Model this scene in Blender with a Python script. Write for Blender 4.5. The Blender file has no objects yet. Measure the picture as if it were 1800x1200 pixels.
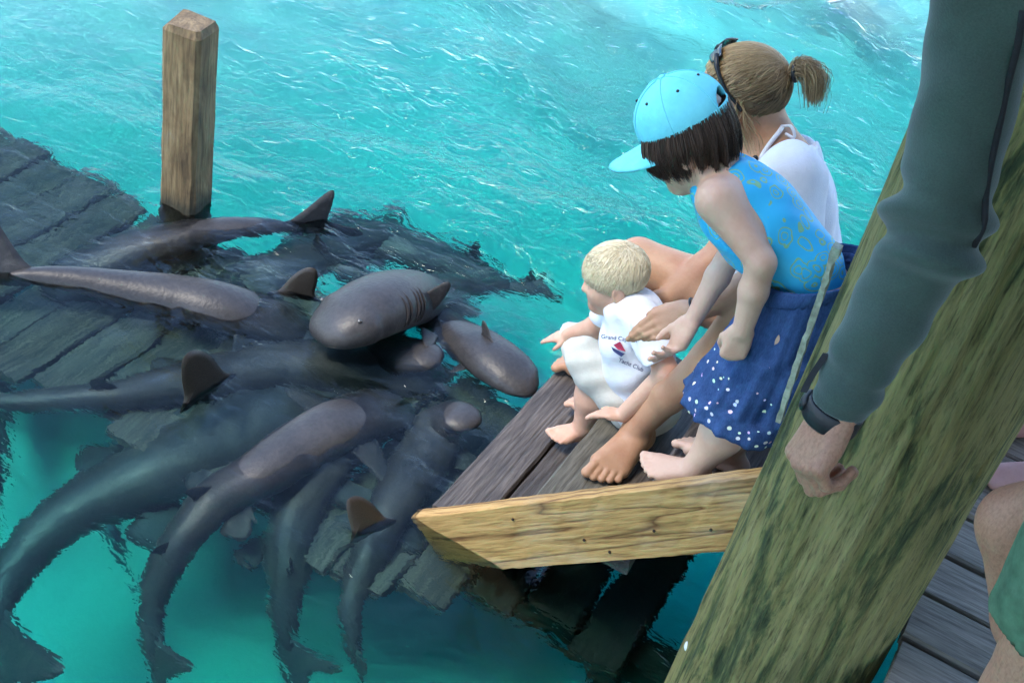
import bpy, bmesh, math, random
import numpy as np
from mathutils import Vector, Matrix, noise as mnoise
from mathutils.bvhtree import BVHTree

random.seed(7); rng = np.random.default_rng(7)
scene = bpy.context.scene
col = scene.collection
V = lambda *a: np.array(a, dtype=float)

# ------------------------------------------------------------------ camera
# world axes: x = along the stair stringers (towards the dock), y = along the treads, z up, water level 0
FPX = 2240.0; CAMH = 2.35
_down = V(-670, 2800, FPX); _down /= np.linalg.norm(_down); _up = -_down
_t = V(1476, -1477, FPX); _t -= _t.dot(_down)*_down; _t /= np.linalg.norm(_t)
_s = np.cross(_t, _up)
RW = np.array([_s, _t, _up])                     # camera (x right, y down, z forward) -> world
CAM = V(0, 0, CAMH)
cam_d = bpy.data.cameras.new('camera'); cam_d.sensor_width = 36; cam_d.lens = 36*FPX/1800
cam_d.clip_end = 500; cam_d.clip_start = 0.05
cam = bpy.data.objects.new('camera', cam_d); col.objects.link(cam); scene.camera = cam
cx, cy, cz = RW@V(1, 0, 0), RW@V(0, -1, 0), RW@V(0, 0, -1)
cam.matrix_world = Matrix(((cx[0], cy[0], cz[0], 0), (cx[1], cy[1], cz[1], 0), (cx[2], cy[2], cz[2], CAMH), (0, 0, 0, 1)))

# ------------------------------------------------------------------ light
SUN_EL, SUN_AZ = 60, 225            # azimuth: direction the light comes from, degrees from +y clockwise
world = bpy.data.worlds.new('World'); scene.world = world; world.use_nodes = True
wn = world.node_tree.nodes; wl = world.node_tree.links
sky = wn.new('ShaderNodeTexSky'); sky.sky_type = 'NISHITA'; sky.sun_disc = False
sky.sun_elevation = math.radians(SUN_EL); sky.sun_rotation = math.radians(SUN_AZ)
sky.air_density = 1.0; sky.dust_density = .25; sky.ozone_density = 4.0
wn['Background'].inputs[1].default_value = 0.15
wl.new(sky.outputs[0], wn['Background'].inputs[0])
sun_d = bpy.data.lights.new('sun', 'SUN'); sun_d.energy = 1.1; sun_d.angle = math.radians(20); sun_d.color = (1, .90, .74)
sun = bpy.data.objects.new('sun', sun_d); col.objects.link(sun)
_a, _e = math.radians(SUN_AZ), math.radians(SUN_EL)
sdir = Vector((math.sin(_a)*math.cos(_e), math.cos(_a)*math.cos(_e), math.sin(_e)))
sun.rotation_euler = sdir.to_track_quat('Z', 'Y').to_euler(); sun.location = sdir*20
scene.view_settings.view_transform = 'Standard'; scene.view_settings.look = 'None'
scene.view_settings.exposure = 2.0; scene.view_settings.gamma = 1
scene.render.engine = 'CYCLES'
cy_ = scene.cycles
cy_.use_denoising = True; cy_.use_adaptive_sampling = True; cy_.adaptive_threshold = .025; cy_.max_bounces = 7; cy_.transparent_max_bounces = 16; cy_.transmission_bounces = 8
cy_.volume_bounces = 0; cy_.caustics_reflective = False; cy_.caustics_refractive = True; cy_.sample_clamp_indirect = 25

# ------------------------------------------------------------------ pixel -> place
def ray(px, py):
    d = RW@V(px-900, py-600, FPX); return d/np.linalg.norm(d)
def PZ(px, py, z=0.0):
    d = ray(px, py); return CAM + d*((z-CAMH)/d[2])
def PY(px, py, y):
    d = ray(px, py); return CAM + d*(y/d[1])
def PD(px, py, D):
    return CAM + D*ray(px, py)
def nrm(v):
    v = np.asarray(v, float); return v/np.linalg.norm(v)

# ------------------------------------------------------------------ objects
def obj(name, me, mat=None, parent=None, loc=None, rot=None):
    o = bpy.data.objects.new(name, me); col.objects.link(o)
    if mat is not None and me is not None:
        if not me.materials: me.materials.append(mat)
    if parent is not None: o.parent = parent
    if loc is not None: o.location = loc
    if rot is not None: o.rotation_euler = rot
    return o
def tag(o, label=None, cat=None, group=None, kind=None):
    if label: o['label'] = label
    if cat: o['category'] = cat
    if group: o['group'] = group
    if kind: o['kind'] = kind
    return o
def empty(name, loc=(0, 0, 0)):
    o = bpy.data.objects.new(name, None); col.objects.link(o); o.location = loc; o.empty_display_size = .1; return o
def mesh(name, v, f, smooth=True):
    me = bpy.data.meshes.new(name)
    me.from_pydata([tuple(p) for p in np.asarray(v)], [], [tuple(int(i) for i in q) for q in f])
    if smooth: me.polygons.foreach_set('use_smooth', [True]*len(me.polygons))
    me.update(); return me
def under(o, parent):          # keep world-space vertices under a thing whose root stands elsewhere
    o.parent = parent; o.matrix_parent_inverse = Matrix.Translation(parent.location).inverted(); return o
def mesh_np(name, v, q, smooth=True):      # fast quads
    me = bpy.data.meshes.new(name); n = len(v); m = len(q); k = q.shape[1]
    me.vertices.add(n); me.vertices.foreach_set('co', np.asarray(v, np.float32).ravel())
    me.loops.add(m*k); me.loops.foreach_set('vertex_index', q.astype(np.int32).ravel())
    me.polygons.add(m); me.polygons.foreach_set('loop_start', np.arange(0, m*k, k, dtype=np.int32))
    me.polygons.foreach_set('loop_total', np.full(m, k, np.int32))
    if smooth: me.polygons.foreach_set('use_smooth', np.ones(m, bool))
    me.update(calc_edges=True); me.validate(); return me

# ------------------------------------------------------------------ materials
def newmat(name):
    m = bpy.data.materials.new(name); m.use_nodes = True
    nt = m.node_tree; b = nt.nodes['Principled BSDF']; return m, nt, b
def N(nt, t, **kw):
    n = nt.nodes.new(t)
    for k, v in kw.items():
        if k in n.inputs: n.inputs[k].default_value = v
        else: setattr(n, k, v)
    return n
def ramp(nt, fac, stops):
    r = nt.nodes.new('ShaderNodeValToRGB'); e = r.color_ramp.elements
    while len(e) < len(stops): e.new(.5)
    for i, (p, c) in enumerate(stops): e[i].position = p; e[i].color = (*c, 1)
    nt.links.new(fac, r.inputs[0]); return r.outputs[0]
def mixc(nt, fac, a, b, mode='MIX'):
    m = nt.nodes.new('ShaderNodeMix'); m.data_type = 'RGBA'; m.blend_type = mode
    for s, val in ((0, fac), (6, a), (7, b)):
        if hasattr(val, 'is_linked'): nt.links.new(val, m.inputs[s])
        elif s == 0: m.inputs[0].default_value = val
        else: m.inputs[s].default_value = (*val, 1)
    return m.outputs[2]
def math_(nt, op, a, b=None, c=None):
    m = nt.nodes.new('ShaderNodeMath'); m.operation = op
    for i, x in enumerate((a, b, c)):
        if x is None: continue
        if hasattr(x, 'is_linked'): nt.links.new(x, m.inputs[i])
        else: m.inputs[i].default_value = x
    return m.outputs[0]
def coords(nt, scale=(1, 1, 1), rnd=True, kind='Object'):
    tc = nt.nodes.new('ShaderNodeTexCoord'); mp = nt.nodes.new('ShaderNodeMapping')
    mp.inputs['Scale'].default_value = scale
    nt.links.new(tc.outputs[kind], mp.inputs[0])
    if rnd:
        oi = nt.nodes.new('ShaderNodeObjectInfo')
        cmb = nt.nodes.new('ShaderNodeCombineXYZ')
        for i, k in enumerate((37., 11., 23.)):
            nt.links.new(math_(nt, 'MULTIPLY', oi.outputs['Random'], k), cmb.inputs[i])
        nt.links.new(cmb.outputs[0], mp.inputs['Location'])
    return mp.outputs[0]
def noise_(nt, vec, scale=5., detail=4., rough=.55, dist=0.):
    n = N(nt, 'ShaderNodeTexNoise', Scale=scale, Detail=detail, Roughness=rough, Distortion=dist)
    nt.links.new(vec, n.inputs['Vector']); return n.outputs['Fac']
def bump_(nt, b, h, strength=.3, dist=.01):
    bp = N(nt, 'ShaderNodeBump', Strength=strength, Distance=dist)
    nt.links.new(h, bp.inputs['Height']); nt.links.new(bp.outputs[0], b.inputs['Normal']); return bp
def setin(nt, b, name, v):
    if hasattr(v, 'is_linked'): nt.links.new(v, b.inputs[name])
    elif isinstance(v, tuple): b.inputs[name].default_value = (*v, 1)
    else: b.inputs[name].default_value = v

def wood(name, pale, mid, dark, rough=.7, ring=7., ring_amt=.5, stain=(.05, .05, .04), stain_amt=.4, bump=.5, spec=.3, gl=.55, gp=2.2, gs=5):
    """planks are built along local x; grain follows x"""
    m, nt, b = newmat(name)
    g = coords(nt, (1, 14, 14)); fine = noise_(nt, g, 9, 6, .65)
    g2 = coords(nt, (gl, gs, gs)); big = noise_(nt, g2, 1.6, 3, .5, .4)
    rings = math_(nt, 'FRACT', math_(nt, 'MULTIPLY', big, ring))
    rings = math_(nt, 'POWER', math_(nt, 'ABSOLUTE', math_(nt, 'SUBTRACT', math_(nt, 'MULTIPLY', rings, 2.), 1.)), gp)
    c = ramp(nt, fine, [(.25, dark), (.5, mid), (.78, pale)])
    c = mixc(nt, math_(nt, 'MULTIPLY', rings, ring_amt), c, dark)
    iso = noise_(nt, coords(nt, (1.2, 3, 3)), 3.2, 5, .6)
    st = nt.nodes.new('ShaderNodeMapRange'); st.inputs[1].default_value = .5; st.inputs[2].default_value = .72; st.inputs[4].default_value = stain_amt
    nt.links.new(iso, st.inputs[0])
    c = mixc(nt, st.outputs[0], c, stain)
    oi = nt.nodes.new('ShaderNodeObjectInfo')
    hv = N(nt, 'ShaderNodeHueSaturation'); nt.links.new(c, hv.inputs['Color'])
    nt.links.new(math_(nt, 'MULTIPLY_ADD', oi.outputs['Random'], .45, .78), hv.inputs['Value'])
    setin(nt, b, 'Base Color', hv.outputs[0]); setin(nt, b, 'Roughness', rough); b.inputs['Specular IOR Level'].default_value = spec
    h = math_(nt, 'ADD', fine, math_(nt, 'MULTIPLY', rings, -.35))
    bump_(nt, b, h, bump, .006)
    return m

M = {}
M['tread'] = wood('wet_dark_timber', (.19, .16, .135), (.100, .081, .068), (.026, .021, .018), .55, 9, .45, (.03, .028, .03), .5, .7, .4)
M['tread_grey'] = wood('weathered_tread_timber', (.27, .25, .20), (.17, .155, .12), (.05, .045, .035), .65, 8, .4, (.06, .06, .045), .5, .6)
M['stringer'] = wood('yellow_pine_timber', (.60, .39, .165), (.47, .275, .095), (.12, .055, .018), .6, 11, 1., (.58, .48, .33), .4, .5, .3, .22, 5., 5)
M['deck'] = wood('grey_deck_timber', (.33, .29, .225), (.21, .18, .138), (.055, .046, .035), .75, 7, .4, (.10, .10, .08), .4, .6)
M['sunk'] = wood('sunken_timber', (.25, .195, .15), (.115, .088, .068), (.022, .017, .015), .7, 6, .4, (.08, .08, .075), .6, .5)
M['beam_dark'] = wood('algae_dark_timber', (.045, .05, .04), (.025, .028, .022), (.01, .012, .01), .8, 6, .3, (.02, .03, .015), .5, .5)
M['roofwood'] = wood('roof_timber', (.30, .22, .14), (.2, .14, .09), (.08, .055, .035), .8)

def pile_mat():
    m, nt, b = newmat('green_mottled_pile_timber')
    g = coords(nt, (1, 11, 11), False); fine = noise_(nt, g, 15, 9, .72, .3)
    blot = noise_(nt, coords(nt, (.8, 4.5, 4.5), False), 3.4, 12, .68, .5)
    c = ramp(nt, blot, [(.28, (.022, .032, .015)), (.39, (.055, .075, .032)), (.44, (.11, .125, .048)), (.49, (.24, .22, .082)), (.62, (.33, .285, .12)), (.76, (.15, .145, .060))])
    c2 = ramp(nt, fine, [(.3, (.03, .035, .02)), (.5, (.5, .5, .5)), (.7, (.62, .60, .5))])
    c = mixc(nt, .9, c, c2, 'OVERLAY')
    crack = noise_(nt, coords(nt, (.5, 22, 22), False), 2.6, 4, .55, .2)
    ck = ramp(nt, crack, [(.27, (1, 1, 1)), (.31, (0, 0, 0))])
    c = mixc(nt, ck, c, (.018, .016, .012))
    setin(nt, b, 'Base Color', c); setin(nt, b, 'Roughness', .75); b.inputs['Specular IOR Level'].default_value = .25
    h = math_(nt, 'ADD', math_(nt, 'MULTIPLY', fine, 1.), math_(nt, 'MULTIPLY', blot, .8))
    bump_(nt, b, h, .9, .012); return m
M['pile'] = pile_mat()
def post_mat():
    m, nt, b = newmat('weathered_brown_post_timber')
    fine = noise_(nt, coords(nt, (1, 16, 16), False), 7, 6, .65)
    blot = noise_(nt, coords(nt, (2, 5, 5), False), 3, 5, .6, .5)
    c = ramp(nt, blot, [(.3, (.085, .055, .026)), (.48, (.19, .125, .058)), (.62, (.27, .19, .095)), (.8, (.26, .23, .17))])
    c = mixc(nt, .8, c, ramp(nt, fine, [(.3, (.15, .13, .1)), (.55, (.55, .53, .5)), (.8, (.7, .68, .62))]), 'OVERLAY')
    tc = nt.nodes.new('ShaderNodeTexCoord'); sp = nt.nodes.new('ShaderNodeSeparateXYZ'); nt.links.new(tc.outputs['Object'], sp.inputs[0])
    mr = nt.nodes.new('ShaderNodeMapRange'); mr.inputs[1].default_value = .085; mr.inputs[2].default_value = .03; nt.links.new(math_(nt, 'ADD', sp.outputs[0], math_(nt, 'MULTIPLY', fine, .03)), mr.inputs[0])
    c = mixc(nt, math_(nt, 'MULTIPLY', mr.outputs[0], .85), c, (.03, .028, .015))     # algae band at the water line
    setin(nt, b, 'Base Color', c); setin(nt, b, 'Roughness', .7)
    bump_(nt, b, math_(nt, 'ADD', fine, blot), .6, .006); return m
M['post'] = post_mat()

def simple(name, c, rough=.6, var=0., scale=20., bump=0., bscale=80., spec=.4, metal=0., sub=0.):
    m, nt, b = newmat(name)
    if var:
        n = noise_(nt, coords(nt, rnd=False), scale, 4, .6)
        cc = ramp(nt, n, [(.3, tuple(x*(1-var) for x in c)), (.7, tuple(min(1, x*(1+var)) for x in c))])
        setin(nt, b, 'Base Color', cc)
    else: setin(nt, b, 'Base Color', tuple(c))
    b.inputs['Roughness'].default_value = rough; b.inputs['Specular IOR Level'].default_value = spec; b.inputs['Metallic'].default_value = metal
    if sub:
        b.inputs['Subsurface Weight'].default_value = sub; b.inputs['Subsurface Radius'].default_value = (1, .35, .2); b.inputs['Subsurface Scale'].default_value = .008
    if bump: bump_(nt, b, noise_(nt, coords(nt, rnd=False), bscale, 5, .6), bump, .004)
    return m
def skin(name, c, red=(.0, .0, .0), freckle=.1, hairy=0.):
    m, nt, b = newmat(name)
    n = noise_(nt, coords(nt, rnd=False), 9, 4, .6); n2 = noise_(nt, coords(nt, rnd=False), 160, 3, .6)
    cc = ramp(nt, n, [(.3, tuple(x*k for x, k in zip(c, (.88, .76, .73)))), (.55, c), (.75, tuple(min(1, x*k) for x, k in zip(c, (1.06, 1.06, 1.06))))])
    cc = mixc(nt, freckle, cc, ramp(nt, n2, [(.35, tuple(x*.55 for x in c)), (.6, c)]))
    if hairy:
        hh = noise_(nt, coords(nt, (1, 1, .18), False), 260, 2, .5)
        cc = mixc(nt, math_(nt, 'MULTIPLY', ramp(nt, hh, [(.55, (0, 0, 0)), (.66, (1, 1, 1))]), hairy), cc, (.10, .055, .03))
    setin(nt, b, 'Base Color', cc); b.inputs['Roughness'].default_value = .48; b.inputs['Specular IOR Level'].default_value = .35
    b.inputs['Subsurface Weight'].default_value = .12; b.inputs['Subsurface Radius'].default_value = (1, .3, .15); b.inputs['Subsurface Scale'].default_value = .006
    bump_(nt, b, math_(nt, 'ADD', n2, math_(nt, 'MULTIPLY', noise_(nt, coords(nt, rnd=False), 45, 3, .6), 1.5)), .2, .003); return m
M['skin_girl'] = skin('fair_skin', (.62, .40, .285), freckle=.06)
M['skin_boy'] = skin('toddler_skin', (.62, .385, .27), freckle=.05)
M['skin_woman'] = skin('tanned_skin', (.47, .265, .155), freckle=.08)
M['skin_man'] = skin('weathered_skin', (.44, .225, .14), freckle=.35, hairy=.0)
M['skin_leg'] = skin('hairy_leg_skin', (.44, .225, .14), freckle=.4, hairy=.22)
M['skin_pink'] = skin('pink_skin', (.52, .28, .23), freckle=.1)
M['nail'] = simple('nail', (.62, .40, .33), .3)
M['white_cloth'] = simple('white_cotton', (.74, .75, .78), .85, .04, 30, .35, 260, .15)
M['cream_cloth'] = simple('pale_cotton_twill', (.54, .53, .47), .85, .06, 30, .35, 260, .15)
M['black_rubber'] = simple('black_rubber', (.012, .013, .015), .45, .2, 60, .2, 200)
M['black_cloth'] = simple('black_webbing', (.015, .016, .018), .8, .2, 60, .3, 300)
M['green_short'] = simple('green_cotton', (.085, .165, .095), .85, .35, 24, .6, 60, .15)
M['blue_short'] = simple('navy_cotton', (.03, .045, .08), .85, .15, 14, .4, 200, .15)
M['gold'] = simple('gold_ring', (.8, .55, .2), .25, metal=1.)
M['glass_dark'] = simple('dark_lens', (.02, .035, .045), .12, spec=.8)
M['frame_dark'] = simple('dark_frame', (.012, .014, .016), .3)
M['eye_white'] = simple('eye_white', (.75, .74, .72), .2)
M['eye_iris'] = simple('eye_iris', (.06, .12, .2), .15)
M['brow_fair'] = simple('fair_brow', (.45, .33, .18), .7)
M['lip'] = simple('lip', (.50, .20, .17), .4)
M['print_navy'] = simple('navy_print', (.03, .04, .12), .8); M['print_red'] = simple('red_print', (.35, .03, .07), .8)
M['pale_strip'] = simple('pale_lichen_batten', (.33, .36, .27), .9, .3, 60, .9, 90, .2)
M['white_plastic'] = simple('white_plastic', (.7, .72, .72), .4)
M['rope'] = simple('white_rope', (.7, .68, .62), .9, .2, 60, .6, 150)
M['nailhead'] = simple('rusty_nail', (.06, .04, .03), .6, metal=.5)

def sleeve_mat():
    m, nt, b = newmat('grey_green_fleece')
    n = noise_(nt, coords(nt, rnd=False), 7, 5, .6); n2 = noise_(nt, coords(nt, rnd=False), 420, 2, .5)
    c = ramp(nt, n, [(.3, (.036, .058, .047)), (.7, (.062, .094, .076))])
    c = mixc(nt, .25, c, ramp(nt, n2, [(.3, (.026, .04, .034)), (.7, (.09, .125, .105))]))
    setin(nt, b, 'Base Color', c); b.inputs['Roughness'].default_value = .8; b.inputs['Specular IOR Level'].default_value = .2
    b.inputs['Sheen Weight'].default_value = .25
    bump_(nt, b, n2, .25, .002); return m
M['sleeve'] = sleeve_mat()
def cap_mat():
    m, nt, b = newmat('turquoise_cotton_twill')
    n = noise_(nt, coords(nt, rnd=False), 22, 5, .65); n2 = noise_(nt, coords(nt, rnd=False), 500, 2, .5)
    c = ramp(nt, n, [(.3, (.15, .60, .72)), (.7, (.20, .72, .82))])
    setin(nt, b, 'Base Color', c); b.inputs['Roughness'].default_value = .85; b.inputs['Specular IOR Level'].default_value = .15
    bump_(nt, b, math_(nt, 'ADD', math_(nt, 'MULTIPLY', n, 2.), n2), .3, .002); return m
M['cap'] = cap_mat()
def suit_mat():
    m, nt, b = newmat('blue_swimsuit_with_yellow_curls')
    v = N(nt, 'ShaderNodeTexVoronoi', Scale=24.); v.feature = 'F1'
    dv = noise_(nt, coords(nt, rnd=False), 26, 2, .5)
    wn_ = N(nt, 'ShaderNodeTexNoise', Scale=22., Detail=1.); nt.links.new(coords(nt, rnd=False), wn_.inputs['Vector'])
    vm = nt.nodes.new('ShaderNodeVectorMath'); vm.operation = 'MULTIPLY_ADD'; vm.inputs[1].default_value = (.03, .03, .03)
    nt.links.new(wn_.outputs['Color'], vm.inputs[0]); nt.links.new(coords(nt, rnd=False), vm.inputs[2]); nt.links.new(vm.outputs[0], v.inputs['Vector'])
    d = math_(nt, 'ADD', v.outputs['Distance'], math_(nt, 'MULTIPLY', dv, .16))
    ring1 = math_(nt, 'LESS_THAN', math_(nt, 'ABSOLUTE', math_(nt, 'SUBTRACT', d, .50)), .030)
    ring2 = math_(nt, 'LESS_THAN', math_(nt, 'ABSOLUTE', math_(nt, 'SUBTRACT', d, .30)), .026)
    k = math_(nt, 'MULTIPLY', math_(nt, 'MAXIMUM', ring1, ring2), .8)
    n = noise_(nt, coords(nt, rnd=False), 8, 4, .5)
    base = ramp(nt, n, [(.3, (.025, .38, .68)), (.7, (.04, .48, .76))])
    c = mixc(nt, k, base, (.26, .48, .14))
    setin(nt, b, 'Base Color', c); b.inputs['Roughness'].default_value = .5; b.inputs['Specular IOR Level'].default_value = .3
    bump_(nt, b, noise_(nt, coords(nt, (3, 1, 1), False), 60, 3, .5), .15, .002); return m
M['suit'] = suit_mat(); M['suit_trim'] = simple('blue_elastic_trim', (.035, .42, .66), .5, .08, 60)
def denim_mat(dots):
    m, nt, b = newmat('dotted_denim' if dots else 'plain_denim')
    n = noise_(nt, coords(nt, rnd=False), 30, 5, .65); w = noise_(nt, coords(nt, (1, 1, .25), False), 420, 2, .5)
    c = ramp(nt, n, [(.3, (.022, .052, .145)), (.7, (.048, .105, .26))])
    c = mixc(nt, .35, c, ramp(nt, w, [(.3, (.01, .025, .08)), (.7, (.07, .13, .28))]))
    if dots:
        v = N(nt, 'ShaderNodeTexVoronoi', Scale=48.); nt.links.new(coords(nt, rnd=False), v.inputs['Vector'])
        tc = nt.nodes.new('ShaderNodeTexCoord'); sp = nt.nodes.new('ShaderNodeSeparateXYZ'); nt.links.new(tc.outputs['Object'], sp.inputs[0])
        lim = nt.nodes.new('ShaderNodeMapRange'); lim.inputs[1].default_value = .86; lim.inputs[2].default_value = .72; lim.inputs[3].default_value = .0; lim.inputs[4].default_value = .23
        nt.links.new(sp.outputs[2], lim.inputs[0])
        k = math_(nt, 'LESS_THAN', v.outputs['Distance'], lim.outputs[0])
        hs = N(nt, 'ShaderNodeHueSaturation', Saturation=.75, Value=1.3); nt.links.new(v.outputs['Color'], hs.inputs['Color'])
        dc = mixc(nt, .45, hs.outputs[0], (.85, .85, .85))
        c = mixc(nt, k, c, dc)
    setin(nt, b, 'Base Color', c); b.inputs['Roughness'].default_value = .85; b.inputs['Specular IOR Level'].default_value = .15
    bump_(nt, b, w, .3, .002); return m
M['denim_dots'] = denim_mat(True); M['denim'] = denim_mat(False)
def hair_mat(name, a, bcol, rough=.42):
    m, nt, b = newmat(name)
    at = nt.nodes.new('ShaderNodeAttribute'); at.attribute_name = 'tone'
    c = ramp(nt, at.outputs['Fac'], [(.0, a), (1., bcol)])
    setin(nt, b, 'Base Color', c); b.inputs['Roughness'].default_value = rough; b.inputs['Specular IOR Level'].default_value = .35
    return m
M['hair_blond'] = hair_mat('pale_blond_hair', (.50, .38, .20), (.86, .76, .54))
M['hair_dark'] = hair_mat('dark_brown_hair', (.030, .019, .014), (.125, .078, .055))
M['hair_woman'] = hair_mat('streaked_light_brown_hair', (.10, .06, .03), (.52, .37, .19))
def shark_mat():
    m, nt, b = newmat('wet_grey_brown_shark_hide')
    n = noise_(nt, coords(nt), 5, 5, .6); n2 = noise_(nt, coords(nt), 90, 4, .6)
    c = ramp(nt, n, [(.3, (.022, .021, .022)), (.55, (.046, .042, .041)), (.78, (.090, .080, .074))])
    c = mixc(nt, .25, c, ramp(nt, n2, [(.3, (.02, .019, .019)), (.7, (.095, .085, .078))]))
    setin(nt, b, 'Base Color', c); b.inputs['Roughness'].default_value = .42; b.inputs['Specular IOR Level'].default_value = .4
    bump_(nt, b, math_(nt, 'ADD', n2, noise_(nt, coords(nt), 22, 3, .5)), .35, .004); return m
M['shark'] = shark_mat(); M['shark_fin'] = simple('dark_fin_hide', (.042, .031, .022), .35, .3, 30, .2, 90, .5)
M['shark_eye'] = simple('shark_eye', (.08, .07, .06), .1, spec=.9); M['gill'] = simple('gill_slit', (.035, .028, .026), .5)
M['fish'] = simple('silver_blue_fish', (.16, .22, .24), .3, .2, 40)
def sand_mat():
    m, nt, b = newmat('pale_coral_sand')
    n = noise_(nt, coords(nt, rnd=False), 1.1, 6, .6); n2 = noise_(nt, coords(nt, rnd=False), 30, 4, .6)
    c = ramp(nt, n, [(.3, (.66, .65, .60)), (.7, (.82, .80, .75))])
    c = mixc(nt, .3, c, ramp(nt, n2, [(.3, (.50, .49, .45)), (.7, (.84, .82, .77))]))
    setin(nt, b, 'Base Color', c); b.inputs['Roughness'].default_value = .9; b.inputs['Specular IOR Level'].default_value = .1
    return m
M['sand'] = sand_mat()
WATER_ABS = (.55, .985, .97)     # colour that survives 1 m is this, raised to the density
def water_mat():
    m = bpy.data.materials.new('clear_turquoise_water'); m.use_nodes = True; nt = m.node_tree; nt.nodes.clear()
    out = nt.nodes.new('ShaderNodeOutputMaterial')
    tr = N(nt, 'ShaderNodeBsdfRefraction', IOR=1.33, Roughness=0.0); gl = N(nt, 'ShaderNodeBsdfGlossy', Roughness=.03)
    fr = N(nt, 'ShaderNodeFresnel', IOR=1.33); mx = nt.nodes.new('ShaderNodeMixShader')
    tc = nt.nodes.new('ShaderNodeTexCoord')
    mp = nt.nodes.new('ShaderNodeMapping'); mp.inputs['Rotation'].default_value = (0, 0, .5); mp.inputs['Scale'].default_value = (1., 1.9, 1); nt.links.new(tc.outputs['Object'], mp.inputs[0])
    n1 = noise_(nt, mp.outputs[0], 9, 3, .55, .6); n2 = noise_(nt, mp.outputs[0], 30, 3, .5, .4)
    sp = nt.nodes.new('ShaderNodeSeparateXYZ'); nt.links.new(tc.outputs['Object'], sp.inputs[0])
    far = nt.nodes.new('ShaderNodeMapRange'); nt.links.new(math_(nt, 'MULTIPLY_ADD', sp.outputs[0], .3, sp.outputs[1]), far.inputs[0])
    far.inputs[1].default_value = 1.3; far.inputs[2].default_value = 3.6; far.inputs[3].default_value = .20; far.inputs[4].default_value = 1.     # calm by the dock, breezier further out
    h = math_(nt, 'MULTIPLY', math_(nt, 'ADD', n1, math_(nt, 'MULTIPLY', n2, .22)), far.outputs[0])
    bp = N(nt, 'ShaderNodeBump', Strength=.8, Distance=.035); nt.links.new(h, bp.inputs['Height'])
    nt.links.new(bp.outputs[0], gl.inputs['Normal']); nt.links.new(bp.outputs[0], tr.inputs['Normal']); nt.links.new(bp.outputs[0], fr.inputs['Normal'])
    nt.links.new(fr.outputs[0], mx.inputs[0]); nt.links.new(tr.outputs[0], mx.inputs[1]); nt.links.new(gl.outputs[0], mx.inputs[2])
    nt.links.new(mx.outputs[0], out.inputs['Surface'])
    ab = nt.nodes.new('ShaderNodeVolumeAbsorption'); ab.inputs['Color'].default_value = (.0, .978, .980, 1); ab.inputs['Density'].default_value = 2.1
    sc_ = nt.nodes.new('ShaderNodeVolumeScatter'); sc_.inputs['Color'].default_value = (.22, .66, 1., 1); sc_.inputs['Density'].default_value = .20; sc_.inputs['Anisotropy'].default_value = .2
    ad = nt.nodes.new('ShaderNodeAddShader'); nt.links.new(ab.outputs[0], ad.inputs[0]); nt.links.new(sc_.outputs[0], ad.inputs[1])
    nt.links.new(ad.outputs[0], out.inputs['Volume']); return m
M['water'] = water_mat()

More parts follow.
